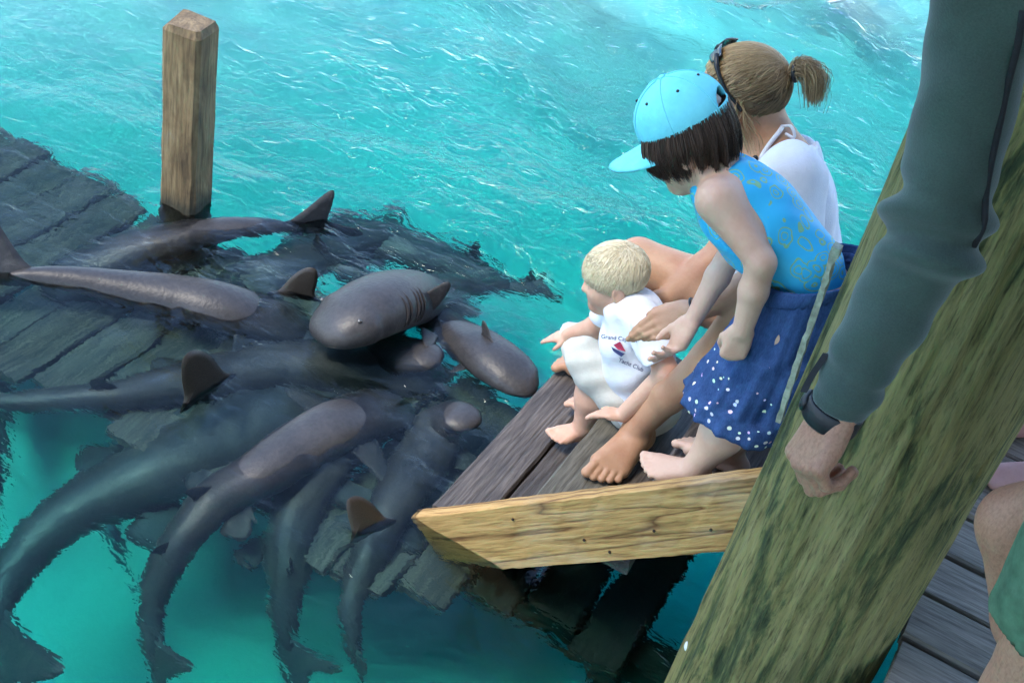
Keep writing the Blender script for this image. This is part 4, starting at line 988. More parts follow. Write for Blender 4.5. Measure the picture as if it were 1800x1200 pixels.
# ---------------------------------------------------------------- toddler
def build_boy():
    root = empty('person', (-.61, 2.56, TZ[1])); tag(root, 'blond toddler in white shirt and shorts sitting on the second stair tread', 'person')
    F = Field.box((-.98, 2.32, .0), (-.42, 2.86, .74), .0042)
    hip = V(-.600, 2.575, TZ[1]+.075); shL, shR = W3(1140, 578, 2.465), W3(1088, 540, 2.605); neck0 = W3(1105, 545, 2.55)
    ch = (shL+shR)/2
    F.cone(hip, ch, .080, .070, .04); F.ell(hip+V(0, 0, -.005), (.088, .098, .07), None, .03); F.ell(ch*.6+hip*.4, (.072, .085, .085), None, .04)
    F.cone(shL, shR, .034, .034, .03); F.cone(ch, neck0, .04, .033, .02)
    kL = W3(1042, 648, 2.525); aL = V(-.705, 2.525, .105); kR = W3(1024, 612, 2.685); aR = V(-.715, 2.655, .105)
    F.chain([hip+V(0, -.045, -.015), kL, (kL+aL)/2+V(.008, 0, 0), aL], [.058, .043, .042, .030], .02); F.chain([hip+V(0, .045, -.015), kR, (kR+aR)/2+V(.008, 0, 0), aR], [.058, .043, .042, .030], .02)
    foot(F, aL+V(0, 0, -.012), V(-.75, -.75, 0), V(0, 0, 1), V(-.3, 1, 0), .125, fat=1.2, rA=.046); foot(F, aR+V(0, 0, -.012), V(-1, -.3, 0), V(0, 0, 1), V(0, -1, 0), .125, fat=1.2, rA=.046)
    # right arm stretched out over the water, left hand propped on the tread
    elR = W3(1050, 573, 2.66); wrR = W3(1000, 588, 2.665); F.chain([shR, elR, wrR], [.034, .029, .0205], .02)
    hand(F, wrR, nrm(W3(958, 596, 2.655)-wrR), V(-.2, -.35, 1), -1, .088, curl=(.12, .16, .2, .22), thumb=(.7, .15), fat=1.15, spread=.13)
    elL = W3(1172, 655, 2.44); wrL = W3(1096, 728, 2.425); F.chain([shL, elL, wrL], [.034, .028, .021], .02)
    hand(F, wrL, nrm(V(-1, -.62, -.15)), V(-.1, 0, 1), 1, .092, curl=(.16, .2, .2, .2), thumb=(.8, .1), fat=1.15, spread=.2)
    hc = W3(1079, 489, 2.545); upv = nrm(W3(1092, 425, 2.545)-W3(1072, 545, 2.545)); fd = nrm(W3(1019, 497, 2.505)-hc)
    Hh = .178
    P, f, u, r = head(F, hc, fd, upv, Hh, 1., .85, (neck0, .034))
    under(obj('body', F.mesh('body'), M['skin_boy']), root)
    # shirt
    e = .006; S = Field.box((-.80, 2.38, .16), (-.42, 2.78, .66), .0038)
    S.cone(hip+V(.01, 0, .0), ch, .094+e, .073+e, .04); S.ell(hip+V(.02, -.005, -.02), (.092+e, .104+e, .058+e), None, .03); S.ell(ch*.6+hip*.4, (.073+e, .086+e, .086+e), None, .04); S.cone(shL, shR, .036+e, .036+e, .03)
    for sh, el in ((shL, elL), (shR, elR)): S.cone(sh, sh+nrm(el-sh)*.09, .038+e, .044+e, .02)
    S.ell(neck0+V(-.030, 0, .030), (.028, .034, .030), None, .006, cut=True)
    for sh, el in ((shL, elL), (shR, elR)):
        d = nrm(el-sh); S.slice(sh+d*.075, d, .07)
    S.half(V(0, 0, TZ[1]+.005), V(0, 0, -1), .003); S.folds(.0055, 70, V(.5, .3, -.8), 3); S.folds(.0035, 125, V(.3, -.6, .6), 5)
    sm = S.mesh('shirt'); sh_o = under(obj('shirt', sm, M['white_cloth']), root); tag(sh_o, 'white shirt with small navy club lettering and red boat print')
    # shorts
    T = Field.box((-.92, 2.36, .12), (-.45, 2.84, .52), .0038); T.ell(hip+V(0, 0, -.01), (.10, .112, .078), None, .03)
    for sg, k in ((-1, kL), (1, kR)):
        h = hip+V(0, sg*.045, -.015); d = nrm(k-h); T.cone(h, k+d*.05, .064, .056, .02)
        T.ell(k, (.057, .057, .057), None, .02); T.slice(k+V(-.034, 0, -.020), V(-1, -.1, -.75), .11); T.cone(k+V(-.012, 0, -.045), k+V(-.02, 0, -.16), .050, .056, .003, cut=True)
    T.half(V(0, 0, TZ[1]+.002), V(0, 0, -1), .003); T.folds(.0045, 80, V(.7, .2, .6), 9); T.folds(.003, 120, V(-.5, .6, .5), 10)
    under(obj('shorts', T.mesh('shorts'), M['cream_cloth']), root)
    # print on the chest, laid on the cloth
    bv = mesh_bvh(sm)
    def print_on(text, px_, py_, size, ang, mat, nm):
        cu = bpy.data.curves.new(nm, 'FONT'); cu.body = text; cu.size = 1; cu.align_x = 'CENTER'
        to = bpy.data.objects.new(nm, cu); col.objects.link(to); dg = bpy.context.evaluated_depsgraph_get(); me = bpy.data.meshes.new_from_object(to.evaluated_get(dg)); bpy.data.objects.remove(to)
        bm = bmesh.new(); bm.from_mesh(me); bmesh.ops.subdivide_edges(bm, edges=[e_ for e_ in bm.edges if e_.calc_length() > .2], cuts=2); bmesh.ops.triangulate(bm, faces=bm.faces); bm.to_mesh(me); bm.free()
        for v in me.vertices:
            xx, yy = v.co.x*size, -v.co.y*size; xx, yy = xx*math.cos(ang)-yy*math.sin(ang), xx*math.sin(ang)+yy*math.cos(ang)
            rd = ray(px_+xx, py_+yy); h = bv.ray_cast(Vector(CAM), Vector(rd)); q = h[0] if h[0] is not None else Vector(CAM+rd*2.9); nn = h[1] if h[0] is not None else Vector((0, -1, 0))
            v.co = q-Vector(rd)*.0022
        me.materials.append(mat); o = under(obj(nm, me), sh_o); return o
    print_on('Grand Cayman', 1088, 598, 10.5, .12, M['print_navy'], 'lettering'); print_on('Yacht Club', 1108, 644, 10.5, .40, M['print_navy'], 'lettering')
    for nm, outl, mt in (('boat_print', [(1078, 606), (1090, 600), (1100, 618), (1086, 614)], 'print_red'), ('boat_print', [(1074, 609), (1098, 622), (1092, 627), (1078, 617)], 'print_navy')):
        pts = []
        for a in outl:
            rd = ray(*a); h = bv.ray_cast(Vector(CAM), Vector(rd)); pts.append(np.array(h[0] if h[0] is not None else CAM+rd*2.9)-rd*.006)
        under(obj(nm, mesh(nm, pts, [(0, 1, 2, 3)], False), M[mt]), sh_o)
    # hair: short, combed from the crown
    s = Hh; paths, tones = [], []; cen = P(-.05, .13); rad3 = (.458*s, .400*s, .392*s); crown = nrm(-f*.45+u*.9)
    for k in range(9000):
        d = nrm(rng.normal(0, 1, 3)); a, b_, c_ = d@f, d@u, d@r
        lim = -.62 if a < -.25 else (-.12 if a < .2 else -.05+.62*(a-.2))
        if b_ < lim+rng.normal(0, .04): continue
        p0 = cen+(f*a*rad3[0]+u*b_*rad3[1]+r*c_*rad3[2])*.97; tg = d-crown; tg = nrm(tg-np.dot(tg, d)*d+rng.normal(0, .22, 3)); ln = .030+.022*rng.random(); pp_ = []
        lift = .0025+.005*rng.random()
        for i in range(5):
            q = i/4; x = p0+tg*ln*q; dd = x-cen; l = math.sqrt(((dd@f)/rad3[0])**2+((dd@u)/rad3[1])**2+((dd@r)/rad3[2])**2); pp_.append(cen+dd/l*(1.0+lift/s*math.sin(q*2.6)*1.6))
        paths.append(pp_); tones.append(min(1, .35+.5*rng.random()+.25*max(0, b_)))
    strands('hair', paths, .0009, M['hair_blond'], root, tones)
    Hb = Field.box(hc-.15, hc+.15, .004); Hb.ell(cen, tuple(q*.985 for q in rad3), (f, u, r)); Hb.half(P(.30, .20), nrm(f*.8-u*.75), .006); Hb.half(P(-.1, -.02), nrm(-u+.55*f), .006)
    me = Hb.mesh('hair_base'); at = me.attributes.new('tone', 'FLOAT', 'POINT'); at.data.foreach_set('value', np.full(len(me.vertices), .45, np.float32)); under(obj('hair_base', me, M['hair_blond']), root)
    for e_ in (-1, 1):
        vv_, ff_ = tube([P(.345, .075, .07*e_), P(.345, .095, .13*e_), P(.30, .085, .2*e_)], [.0015, .0025, .001], 6); under(obj('eyebrow', mesh('eyebrow', vv_, ff_), M['brow_fair']), root)
        vv_, ff_ = tube([P(.362, -.012, .075*e_), P(.368, -.035, .13*e_), P(.335, -.018, .195*e_)], [.0010, .0016, .0008], 6); under(obj('eyelash', mesh('eyelash', vv_, ff_), M['brow_fair']), root)
build_boy()

# ---------------------------------------------------------------- woman
def build_woman():
    root = empty('person', (-.27, 2.66, TZ[2])); tag(root, 'woman with ponytail and white top sitting behind the girl, holding the toddler', 'person')
    F = Field(np.concatenate([np.arange(-.98, -.72, .0055), np.arange(-.72, -.44, .0034), np.arange(-.44, -.08, .0055)]), np.concatenate([np.arange(2.10, 2.22, .0055), np.arange(2.22, 2.46, .0034), np.arange(2.46, 3.02, .0055)]), np.concatenate([np.arange(0, .15, .0055), np.arange(.15, .64, .0034), np.arange(.64, 1.34, .0055)]))
    hip = V(-.262, 2.66, TZ[2]+.105); hL, hR = hip+V(-.02, -.085, 0), hip+V(-.02, .085, 0)
    shL, shR = W3(1392, 312, 2.50), W3(1325, 285, 2.82); ch = (shL+shR)/2; neck0 = W3(1352, 252, 2.655)
    F.ell(hip, (.13, .175, .11), None, .04); F.cone(hip, ch, .115, .10, .06); F.ell(ch*.7+hip*.3, (.095, .145, .12), None, .05); F.cone(shL, shR, .048, .048, .05); F.cone(ch, neck0, .062, .048, .04)
    F.cone(neck0, W3(1338, 205, 2.655), .05, .048, .03)
    # legs
    kL = W3(1322, 545, 2.39); aL = PZ(1122, 752, TZ[1]+.085)
    F.chain([hL, hL*.4+kL*.6, kL], [.098, .078, .058], .03); F.chain([kL, kL*.62+aL*.38+V(.022, .0, 0), kL*.3+aL*.7, aL], [.056, .056, .040, .032], .02)
    fdir = nrm(PZ(1050, 838, TZ[1])-PZ(1118, 775, TZ[1])); foot(F, aL+V(0, 0, -.008), fdir, V(0, 0, 1), V(-1, .55, 0), .235, rA=.037)
    kR = W3(1122, 458, 2.74); aR = V(-.77, 2.86, .125)
    F.chain([hR, hR*.4+kR*.6, kR], [.098, .080, .060], .03); F.chain([kR, kR*.62+aR*.38+V(.02, 0, 0), aR], [.056, .055, .034], .02)
    foot(F, aR+V(0, 0, -.022), V(-1, -.55, 0), V(0, 0, 1), V(-.3, -1, 0), .235, rA=.037)
    # arms round the toddler
    elL = W3(1372, 482, 2.40); wrL = W3(1214, 549, 2.335); F.chain([shL, elL], [.046, .038], .03); F.chain([elL, elL*.65+wrL*.35, wrL], [.039, .037, .025], .02)
    hd = nrm(W3(1128, 586, 2.305)-wrL); bk = V(-.15, -1, .45)
    hand(F, wrL, hd, bk, 1 if np.dot(np.cross(hd, nrm(bk)), V(0, 0, 1)) > 0 else -1, .168, curl=((.05, .28, .2), (.06, .3, .2), (.08, .3, .2), (.1, .3, .2)), thumb=(.35, .1), spread=.15, fat=.90, gap=1.2, k=.002)
    elR = W3(1272, 440, 2.76); wrR = W3(1178, 522, 2.66); F.chain([shR, elR], [.046, .038], .03); F.chain([elR, elR*.65+wrR*.35, wrR], [.039, .036, .026], .02)
    hd2 = nrm(W3(1120, 560, 2.63)-wrR); hand(F, wrR, hd2, V(.2, 1, .3), -1, .165, curl=(.35, .4, .4, .4), thumb=(.5, .1), fat=.95)
    # head turned towards the water
    hc = W3(1306, 168, 2.655); upv = nrm(W3(1328, 80, 2.655)-W3(1300, 235, 2.655)); fd = nrm(W3(1245, 166, 2.655)-hc); Hh = .222
    P, f, u, r = head(F, hc, fd, upv, Hh, 0., 1., None)
    F.cone(P(-.13, -.15), neck0, .052, .05, .03)
    under(obj('body', F.mesh('body'), M['skin_woman']), root)
    # white loose top
    e = .014; S = Field.box((-.75, 2.36, .42), (-.10, 2.98, 1.12), .005)
    S.cone(hip, ch, .125+e, .108+e, .06); S.ell(ch*.7+hip*.3, (.10+e, .15+e, .13+e), None, .05); S.cone(shL, shR, .052+e, .052+e, .05); S.ell(hip, (.135, .18, .10), None, .05)
    S.cone(shL, shL*.5+elL*.5, .058+e, .066+e, .03); S.cone(shR, shR*.5+elR*.5, .058+e, .066+e, .03)
    S.ell(neck0+V(-.015, 0, .045), (.115, .135, .085), None, .008, cut=True)
    for sh, el in ((shL, elL), (shR, elR)):
        d = nrm(el-sh); m_ = sh*.5+el*.5; S.slice(m_, d, .12)
    S.half(V(0, 0, TZ[2]+.004), V(0, 0, -1), .003); S.folds(.005, 48, V(.5, .5, -.4), 6); S.folds(.003, 90, V(.2, -.7, .5), 8)
    under(obj('top', S.mesh('top'), M['white_cloth']), root)
    T = Field.box((-.62, 2.40, .36), (-.08, 2.98, .72), .005); T.ell(hip, (.14, .185, .112), None, .03)
    for h, k in ((hL, kL), (hR, kR)): T.cone(h, h*.62+k*.38, .108, .105, .03)
    for h, k in ((hL, kL), (hR, kR)):
        d = nrm(k-h); q = h*.62+k*.38; T.slice(q, d, .14)
    T.half(V(0, 0, TZ[2]+.003), V(0, 0, -1), .003); under(obj('shorts', T.mesh('shorts'), M['white_cloth']), root)
    # halter strap with beads, tied at the nape
    nape = W3(1372, 228, 2.66); bvb = mesh_bvh(F.mesh('probe')); sp_ = []
    for a in ((1376, 222), (1368, 234), (1358, 246), (1348, 260), (1339, 275), (1331, 292), (1325, 308)):
        rd = ray(*a); h = bvb.ray_cast(Vector(CAM), Vector(rd))
        if h[0] is not None: sp_.append(np.array(h[0])-rd*.004)
    nape = sp_[0]; a0, a1 = sp_[1], sp_[4]
    vv_, ff_ = tube(spline(sp_, 16)[0], .0055, 8)
    hs = under(obj('halter_strap', mesh('halter_strap', vv_, ff_), M['white_cloth']), root)
    vv_, ff_ = tube(spline([nape, nape+V(.02, -.01, .012), nape+V(.035, -.01, -.01), nape+V(.012, -.005, -.012)], 12)[0], .0035, 6); under(obj('bow', mesh('bow', vv_, ff_), M['white_cloth']), hs)
    for t in (0, .35, .7):
        c = a1+V(-.010, -.012, -.004)-(a0-a1)*t*.25; Fb = Field.box(c-.015, c+.015, .0025); Fb.ell(c, (.007, .007, .007)); under(obj('bead', Fb.mesh('bead'), M['frame_dark' if t != .35 else 'white_cloth']), hs)
    # hair drawn back to a ponytail
    s = Hh; cen = P(-.05, .13); R3 = (.458*s, .408*s, .372*s); tie_d = nrm(-f*.9+u*.30); tie = cen+f*(tie_d@f)*R3[0]*1.06+u*(tie_d@u)*R3[1]
    paths, tones = [], []
    for k in range(6500):
        d = nrm(rng.normal(0, 1, 3)); a, b_, c_ = d@f, d@u, d@r
        lim = -.95 if a < -.28 else (-.08 if a < .25 else .05+.75*(a-.25))
        if b_ < lim+rng.normal(0, .05): continue
        pp_ = []; n_ = 10; lay = .98+.05*rng.random(); wv = rng.normal(0, .05, 3); q1 = min(1., .45+.75*rng.random())
        for i in range(n_):
            q = i/(n_-1)*q1; v_ = d*(1-q)+tie_d*q*1.0+wv*math.sin(q*3.1)+u*.16*math.sin(q*3.1)*(b_ > .2); v_ = nrm(v_)
            pp_.append(cen+(f*(v_@f)*R3[0]+u*(v_@u)*R3[1]+r*(v_@r)*R3[2])*lay)
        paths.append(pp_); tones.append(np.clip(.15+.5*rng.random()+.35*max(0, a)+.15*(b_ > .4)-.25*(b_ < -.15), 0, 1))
    for k in range(700):        # the tail itself
        o0 = rng.normal(0, .005, 3); o1 = o0*1.2+rng.normal(0, .006, 3); bk_ = -f*.55+V(.25, -.12, .1)
        p0 = tie+o0*.6; p1 = tie-f*.030+u*.014+o0*1.9; p2 = tie-f*.054-u*.006+o1*1.4; p3 = tie-f*.050-u*(.042+.025*rng.random())+o1*1.1
        paths.append(spline([p0, p1, p2, p3], 9)[0]); tones.append(np.clip(.25+.55*rng.random(), 0, 1))
    for k in range(60):        # loose wisps by the ear and nape
        sg = -1 if k < 40 else 1; p0 = P(rng.uniform(-.12, .12), rng.uniform(.0, .12), -.36*1 if k < 50 else -.2); p0 = P(rng.uniform(-.15, .10), rng.uniform(-.02, .10), (-.37 if k < 36 else .37))
        g = rng.normal(0, .012, 3); paths.append(spline([p0, p0-u*.035+g+r*(-.006 if k < 36 else .006), p0-u*.075+g*1.6-f*.01, p0-u*(.10+.03*rng.random())+g*1.2-f*.02], 9)[0]); tones.append(.4+.5*rng.random())
    strands('hair', paths, .0011, M['hair_woman'], root, tones)
    Hb = Field.box(hc-.19, hc+.19, .0045); Hb.ell(cen, tuple(q*.985 for q in R3), (f, u, r)); Hb.half(P(.20, .14), nrm(f*.85-u*.75), .006); Hb.half(P(-.12, -.10), nrm(-u+.75*f), .006); Hb.cone(tie, tie-f*.03+u*.015, .010, .013, .008); Hb.cone(tie-f*.03+u*.015, tie-f*.056-u*.01, .013, .010, .008)
    me = Hb.mesh('hair_base'); at = me.attributes.new('tone', 'FLOAT', 'POINT'); at.data.foreach_set('value', np.full(len(me.vertices), .18, np.float32)); under(obj('hair_base', me, M['hair_woman']), root)
    vv_, ff_ = torus_arc(tie-f*.012, nrm(u), r, .019, .019, 0, 6.28, .005); under(obj('hair_tie', mesh('hair_tie', vv_, ff_), M['frame_dark']), root)
    # sunglasses pushed up on the hair: a thing she wears
    sg_ = empty('sunglasses', P(.1, .5)); tag(sg_, 'dark sunglasses pushed up on the woman\'s hair', 'sunglasses')
    for e_ in (-1, 1):
        pts = [P(.17, .50, .22*e_), P(.13, .38, .325*e_), P(.02, .17, .385*e_), P(-.08, .04, .385*e_), P(-.12, -.03, .38*e_)]
        vv_, ff_ = tube(spline(pts, 14)[0], [.0052, .006, .006, .0055, .005, .005, .0045, .0042, .004, .004, .004, .0042, .0045, .004], 8); under(obj('temple', mesh('temple', vv_, ff_), M['frame_dark']), sg_)
        vs, fs = [], []
        for i in range(9):
            for j in range(6):
                a = .04+.27*i/8; b = j/5-.5; hgt = .17*(1-.35*abs(i/8-.45)**1.5)
                vs.append(P(.235-.07*(i/8)**2-b*hgt*.75, .495-.045*(i/8)**2+b*hgt*.62+.012, a*.8*e_))
        for i in range(8):
            for j in range(5): fs.append((i*6+j, (i+1)*6+j, (i+1)*6+j+1, i*6+j+1))
        ln = under(obj('lens', mesh('lens', vs, fs), M['glass_dark']), sg_); md = ln.modifiers.new('thick', 'SOLIDIFY'); md.thickness = .003
    vv_, ff_ = tube([P(.24, .51, -.05), P(.245, .515, 0), P(.24, .51, .05)], .003, 8); under(obj('bridge', mesh('bridge', vv_, ff_), M['frame_dark']), sg_)
    # ring and bracelet
    b_ = empty('bracelet', wrL); tag(b_, 'thin dark bracelet on the woman\'s near wrist', 'bracelet'); ax_ = nrm(wrL-elL); a_ = nrm(np.cross(ax_, V(0, 0, 1))); c_ = np.cross(ax_, a_)
    vv_, ff_ = torus_arc(wrL-ax_*.012, a_, c_, .029, .029, 0, 6.28, .003); under(obj('band', mesh('band', vv_, ff_), M['frame_dark']), b_)
    return F
build_woman()

# ---------------------------------------------------------------- man at the right edge
def build_man():
    root = empty('person', (.22, 1.40, .53)); tag(root, 'man in grey-green sleeve and green shorts, cut off by the right picture edge', 'person')
    sh = PD(1748, -55, 1.50); el = PD(1648, 400, 1.68); wr = PD(1475, 708, 1.80); kn = PD(1420, 815, 1.83)
    xs = np.concatenate([np.arange(-.30, .02, .0036), np.arange(.02, .85, .009)]); ys = np.concatenate([np.arange(1.10, 1.34, .008), np.arange(1.34, 1.52, .0036), np.arange(1.52, 1.78, .008)]); zs = np.concatenate([np.arange(.50, 1.04, .008), np.arange(1.04, 1.34, .0036), np.arange(1.34, 2.42, .009)])
    F = Field(xs, ys, zs)
    bx, by = .355, 1.45                                       # he stands with his back to the camera, facing the stairs
    hl, hr = V(bx-.055, by, 1.42), V(bx+.10, by+.14, 1.42); kl, kr = V(.335, 1.44, .985), PY(1792, 925, 1.68); al, ar = V(.345, 1.41, .61), V(.50, 1.70, .66)
    sr = V(sh[0]+.52, 1.43, sh[2]-.03); ch = (sh+sr)/2+V(.07, 0, 0)
    F.ell(V(bx+.05, by, 1.45), (.15, .11, .12), None, .05); F.cone(V(bx+.05, by, 1.45), ch+V(.03, 0, -.15), .125, .12, .05); F.ell(ch+V(0.02, 0, -.13), (.15, .11, .15), None, .06); F.cone(sh, sr, .05, .05, .04)
    F.chain([hl, kl], [.092, .062], .03); F.chain([kl, kl*.65+al*.35+V(0, -.02, 0), al], [.060, .062, .040], .02); F.chain([hr, kr], [.092, .062], .03); F.chain([kr, kr*.65+ar*.35+V(0, -.02, 0), ar], [.060, .062, .040], .02)
    for a, inn in ((al, V(1, 0, 0)), (ar, V(-1, 0, 0))): foot(F, a, V(0, 1, 0), V(0, 0, 1), inn, .26)
    F.chain([sh, el], [.045, .036], .02); F.chain([el, el*.65+wr*.35, wr], [.036, .037, .030], .02)
    hd = nrm(kn-wr); bk = nrm(V(-.75, -.62, .15)); sd_ = np.cross(hd, bk); side = 1 if sd_[1] > 0 else -1
    tips = hand(F, wr+hd*.005, hd, bk, side, .198, curl=((.75, 1.15, .6), (.8, 1.2, .6), (.85, 1.2, .6), (.85, 1.15, .6)), thumb=(.50, .75), spread=.08, fat=1.02, tcurl=.3, k=.001, gap=1.14)
    er = V(sr[0]+.06, 1.45, sr[2]-.30); wr2 = V(sr[0]+.05, 1.52, sr[2]-.54); F.chain([sr, er, wr2], [.055, .043, .032], .03); hand(F, wr2, V(0, .1, -1), V(1, 0, 0), 1, .195, curl=(.4, .4, .4, .4))
    nk = ch+V(0, .02, .09); F.cone(ch, nk, .07, .058, .04); head(F, nk+V(0, .06, .16), V(-.3, 1, -.25), V(0, .1, 1), .235, 0., 1., (nk, .058))
    under(obj('body', F.mesh('body'), M['skin_leg']), root)
    # sleeve and jacket: one piece of cloth, folded at the elbow
    xs = np.concatenate([np.arange(-.24, .06, .0042), np.arange(.06, .80, .009)]); zs = np.arange(1.26, 2.10, .0045)
    S = Field(xs, np.arange(1.26, 1.66, .0045), zs)
    e = .012; S.cone(sh, el, .056, .056, .02); m1 = el*.55+wr*.45; S.cone(el, m1, .057, .050, .02); cf = wr+nrm(wr-el)*.03; S.cone(m1, cf, .050, .040, .02)
    S.ell(el+V(0, -.006, 0), (.058, .06, .06), None, .03)
    S.cone(sh, sr, .058, .058, .03); S.ell(ch+V(.02, 0, -.13), (.165, .125, .165), None, .05); S.cone(V(bx+.05, by, 1.50), ch+V(.03, 0, -.15), .142, .135, .05); S.cone(sr, er, .066, .06, .03); S.cone(er, wr2, .056, .042, .02)
    S.slice(wr+nrm(wr-el)*.004, nrm(wr-el), .09)
    d = nrm(wr-el); X, Y, Z = S.ax[0][:, None, None], S.ax[1][None, :, None], S.ax[2][None, None, :]
    # soft rings of cloth gathered at the elbow and above the cuff
    ta = (X-el[0])*d[0]+(Y-el[1])*d[1]+(Z-el[2])*d[2]; lat = (X-el[0])*.6-(Y-el[1])*.8
    near_arm = np.exp(-(((X-el[0])**2+(Y-el[1])**2)/.13**2))
    fold = .014*np.sin((ta+.30*lat)*95+1.2*np.sin(lat*30))*np.exp(-(ta/.055)**2)+.0045*np.sin((ta-.20*lat)*120)*np.exp(-((ta-.235)/.035)**2)+.003*np.sin((ta+.6*lat)*60)*np.exp(-((ta-.1)/.09)**2)
    S.D = (S.D+fold*near_arm).astype(np.float32); S.folds(.0030, 46, V(.5, .3, .6), 12); S.folds(.0020, 90, V(-.4, .5, .5), 14)
    jk = under(obj('jacket', S.mesh('jacket'), M['sleeve']), root); tag(jk, 'grey-green sleeve, creased at the elbow')
    # dark piping down the back of the sleeve
    pts = []; bv = mesh_bvh(jk.data)
    for a in ((1798, 20), (1790, 75), (1772, 150), (1757, 220), (1742, 290), (1733, 345), (1730, 395), (1712, 432)):
        rd = ray(*a); h = bv.ray_cast(Vector(CAM), Vector(rd)); 
        if h[0] is not None: pts.append(np.array(h[0])-rd*.001)
    if len(pts) > 3:
        vv_, ff_ = tube(spline(pts, 24)[0], .0042, 6); under(obj('piping', mesh('piping', vv_, ff_), M['black_cloth']), jk)
    # watch with wide rubber band, its strap end sticking out
    wt = empty('wristwatch', wr); tag(wt, 'black rubber watch band on the man\'s wrist', 'watch'); ax_ = nrm(wr-el); a_ = nrm(np.cross(ax_, V(0, 1, 0))); c_ = np.cross(ax_, a_)
    vs, fs = [], []; ns = 40
    for i, (t, rr) in enumerate(((.010, .0375), (.013, .0402), (.040, .0395), (.043, .037))):
        for j in range(ns):
            th = 2*math.pi*j/ns; vs.append(wr+ax_*(t-.006)+a_*math.cos(th)*rr*1.02+c_*math.sin(th)*rr*.93)
    for i in range(3):
        for j in range(ns): fs.append((i*ns+j, i*ns+(j+1) % ns, (i+1)*ns+(j+1) % ns, (i+1)*ns+j))
    bo = under(obj('band', mesh('band', vs, fs), M['black_rubber']), wt); md = bo.modifiers.new('thick', 'SOLIDIFY'); md.thickness = .003; md.offset = -1
    p0, p1, p2 = PD(1440, 682, 1.775), PD(1432, 650, 1.765), PD(1452, 622, 1.76); p3 = PD(1413, 688, 1.77)
    sp_, _ = spline([p2, p1+ (p3-p1)*.35, p3], 12); vs, fs = [], []
    for q in sp_:
        for a, b in ((-1, -1), (1, -1), (1, 1), (-1, 1)): vs.append(q+V(a*.0045, b*.002, a*.0015))
    for i in range(11):
        for j in range(4): fs.append((i*4+j, i*4+(j+1) % 4, (i+1)*4+(j+1) % 4, (i+1)*4+j))
    fs += [(3, 2, 1, 0), (44, 45, 46, 47)]; under(obj('strap_end', mesh('strap_end', vs, fs, False), M['black_cloth']), jk)
    cs = nrm(-a_ if np.dot(a_, V(-1, 0, 0)) < 0 else a_); Fw = Field.box(wr-.08, wr+.08, .003); Fw.ell(wr+ax_*.02+cs*.040, (.017, .018, .008), (ax_, np.cross(ax_, cs), cs)); under(obj('case', Fw.mesh('case'), M['black_rubber']), wt)
    # shorts
    T = Field.box((.05, 1.22, 1.04), (.75, 1.70, 1.62), .0065); T.ell(V(bx+.05, by, 1.46), (.165, .125, .13), None, .05)
    for h, k in ((hl, kl), (hr, kr)):
        d = nrm(k-h); q = h*.33+k*.67; T.cone(h, q+d*.06, .108, .102, .03)
    for h, k in ((hl, kl), (hr, kr)):
        d = nrm(k-h); q = h*.33+k*.67; T.slice(q, d, .17); T.cone(q-d*.03, q+d*.08, .086, .088, .003, cut=True)
    T.folds(.007, 55, V(.8, .4, .2), 21); T.folds(.004, 100, V(.3, .7, .6), 22); under(obj('shorts', T.mesh('shorts'), M['green_short']), root)
build_man()

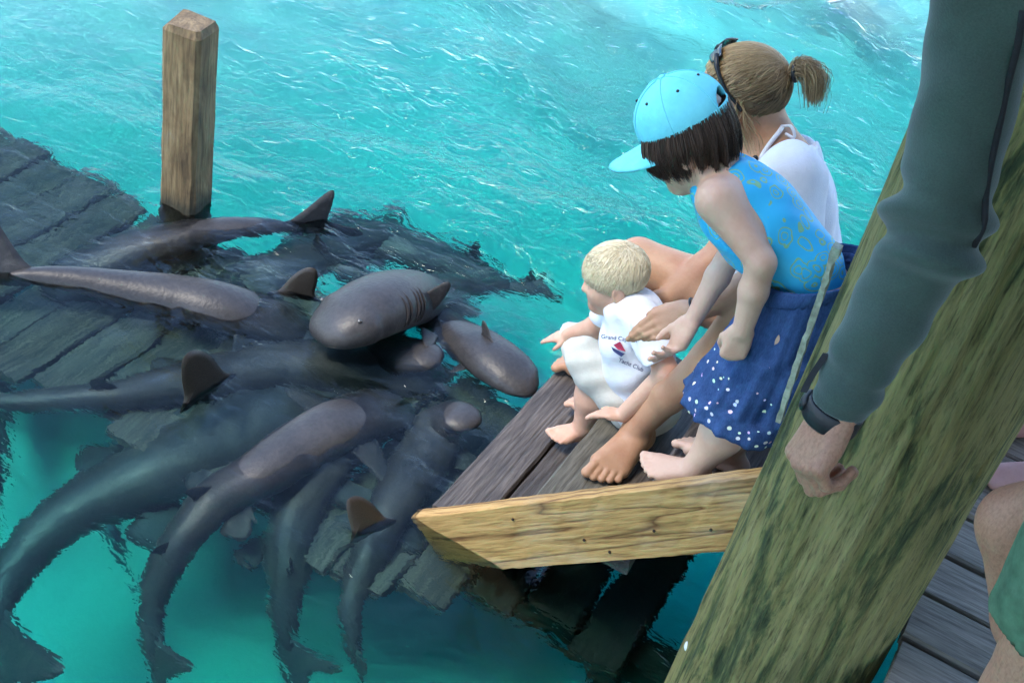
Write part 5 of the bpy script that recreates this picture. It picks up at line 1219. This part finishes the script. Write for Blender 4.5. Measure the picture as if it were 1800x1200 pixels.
# ---------------------------------------------------------------- two more people on the deck, only a leg of each in view
def build_bystander(label, loc, heading, mat, short, sit, Hs=1.0, toe=None):
    root = empty('person', loc); tag(root, label, 'person'); c = np.asarray(loc, float)
    f = nrm(V(math.cos(heading), math.sin(heading), 0)); l = V(-f[1], f[0], 0); U = V(0, 0, 1)
    F = Field.box(c+V(-.7, -.7, -.01), c+V(.7, .7, 1.85*Hs if not sit else 1.35), .009)
    if not sit:
        hp = c+U*.88*Hs; sc = Hs
        for e in (-1, 1):
            h, k, a = hp+l*.09*e, c+l*.10*e+U*.47*Hs+f*.02, c+l*.10*e+U*.078
            F.chain([h, k, k*.65+a*.35-f*.02, a], [.085, .058, .055, .036], .03); foot(F, a, f, U, -l*e, .235)
    else:
        hp = c-f*.10+U*.14
        for e in (-1, 1):
            h, k, a = hp+l*.10*e, c+f*.26+l*.15*e+U*.50, c+f*.28+l*.13*e+U*.078
            F.chain([h, k], [.09, .064], .03); F.chain([k, k*.6+a*.4-f*.03, a], [.062, .058, .038], .02); foot(F, a, f, U, -l*e, .25)
    up_ = .52*Hs; ch = hp+U*up_*.86+f*(.12 if sit else 0); F.ell(hp, (.13, .15, .11), None, .05); F.cone(hp, ch, .115, .12, .06); shs = [ch+l*.17*e+U*.03 for e in (-1, 1)]; F.cone(shs[0], shs[1], .055, .055, .05)
    for s_ in shs:
        e_ = s_-U*.27+f*.03; w_ = e_-U*.20+f*.12; F.chain([s_, e_, w_], [.045, .038, .028], .03); hand(F, w_, nrm(f-U), -f*.2+l*(1 if s_ is shs[1] else -1), 1, .17, curl=(.4,)*4)
    nk = ch+U*.10; F.cone(ch, nk, .06, .05, .04); P, *_ = head(F, nk+U*.14+f*.04, f, U, .215, 0, 1, (nk, .05))
    under(obj('body', F.mesh('body'), mat), root)
    T = Field.box(c+V(-.5, -.5, -.01), c+V(.5, .5, 1.85*Hs), .009); e = .016; T.ell(hp, (.13+e, .15+e, .11+e), None, .05); T.cone(hp, ch, .115+e, .12+e, .06); T.cone(shs[0], shs[1], .055+e, .055+e, .05)
    T.ell(nk+U*.02, (.08, .08, .06), None, .005, cut=True); under(obj('clothes', T.mesh('clothes'), short), root)
    Hb = Field.box(P(0, 0)-.2, P(0, 0)+.2, .008); Hb.ell(P(-.07, .16), (.105, .095, .085), None); Hb.half(P(.12, .1), nrm(f-.7*U)); me = Hb.mesh('hair'); at = me.attributes.new('tone', 'FLOAT', 'POINT'); at.data.foreach_set('value', np.full(len(me.vertices), .4, np.float32)); under(obj('hair', me, M['hair_dark']), root)
build_bystander('barefoot person behind the thick pile, only a pink lower leg in view', (.325, 2.64, .535), math.radians(215), M['skin_pink'], M['blue_short'], False, .95)
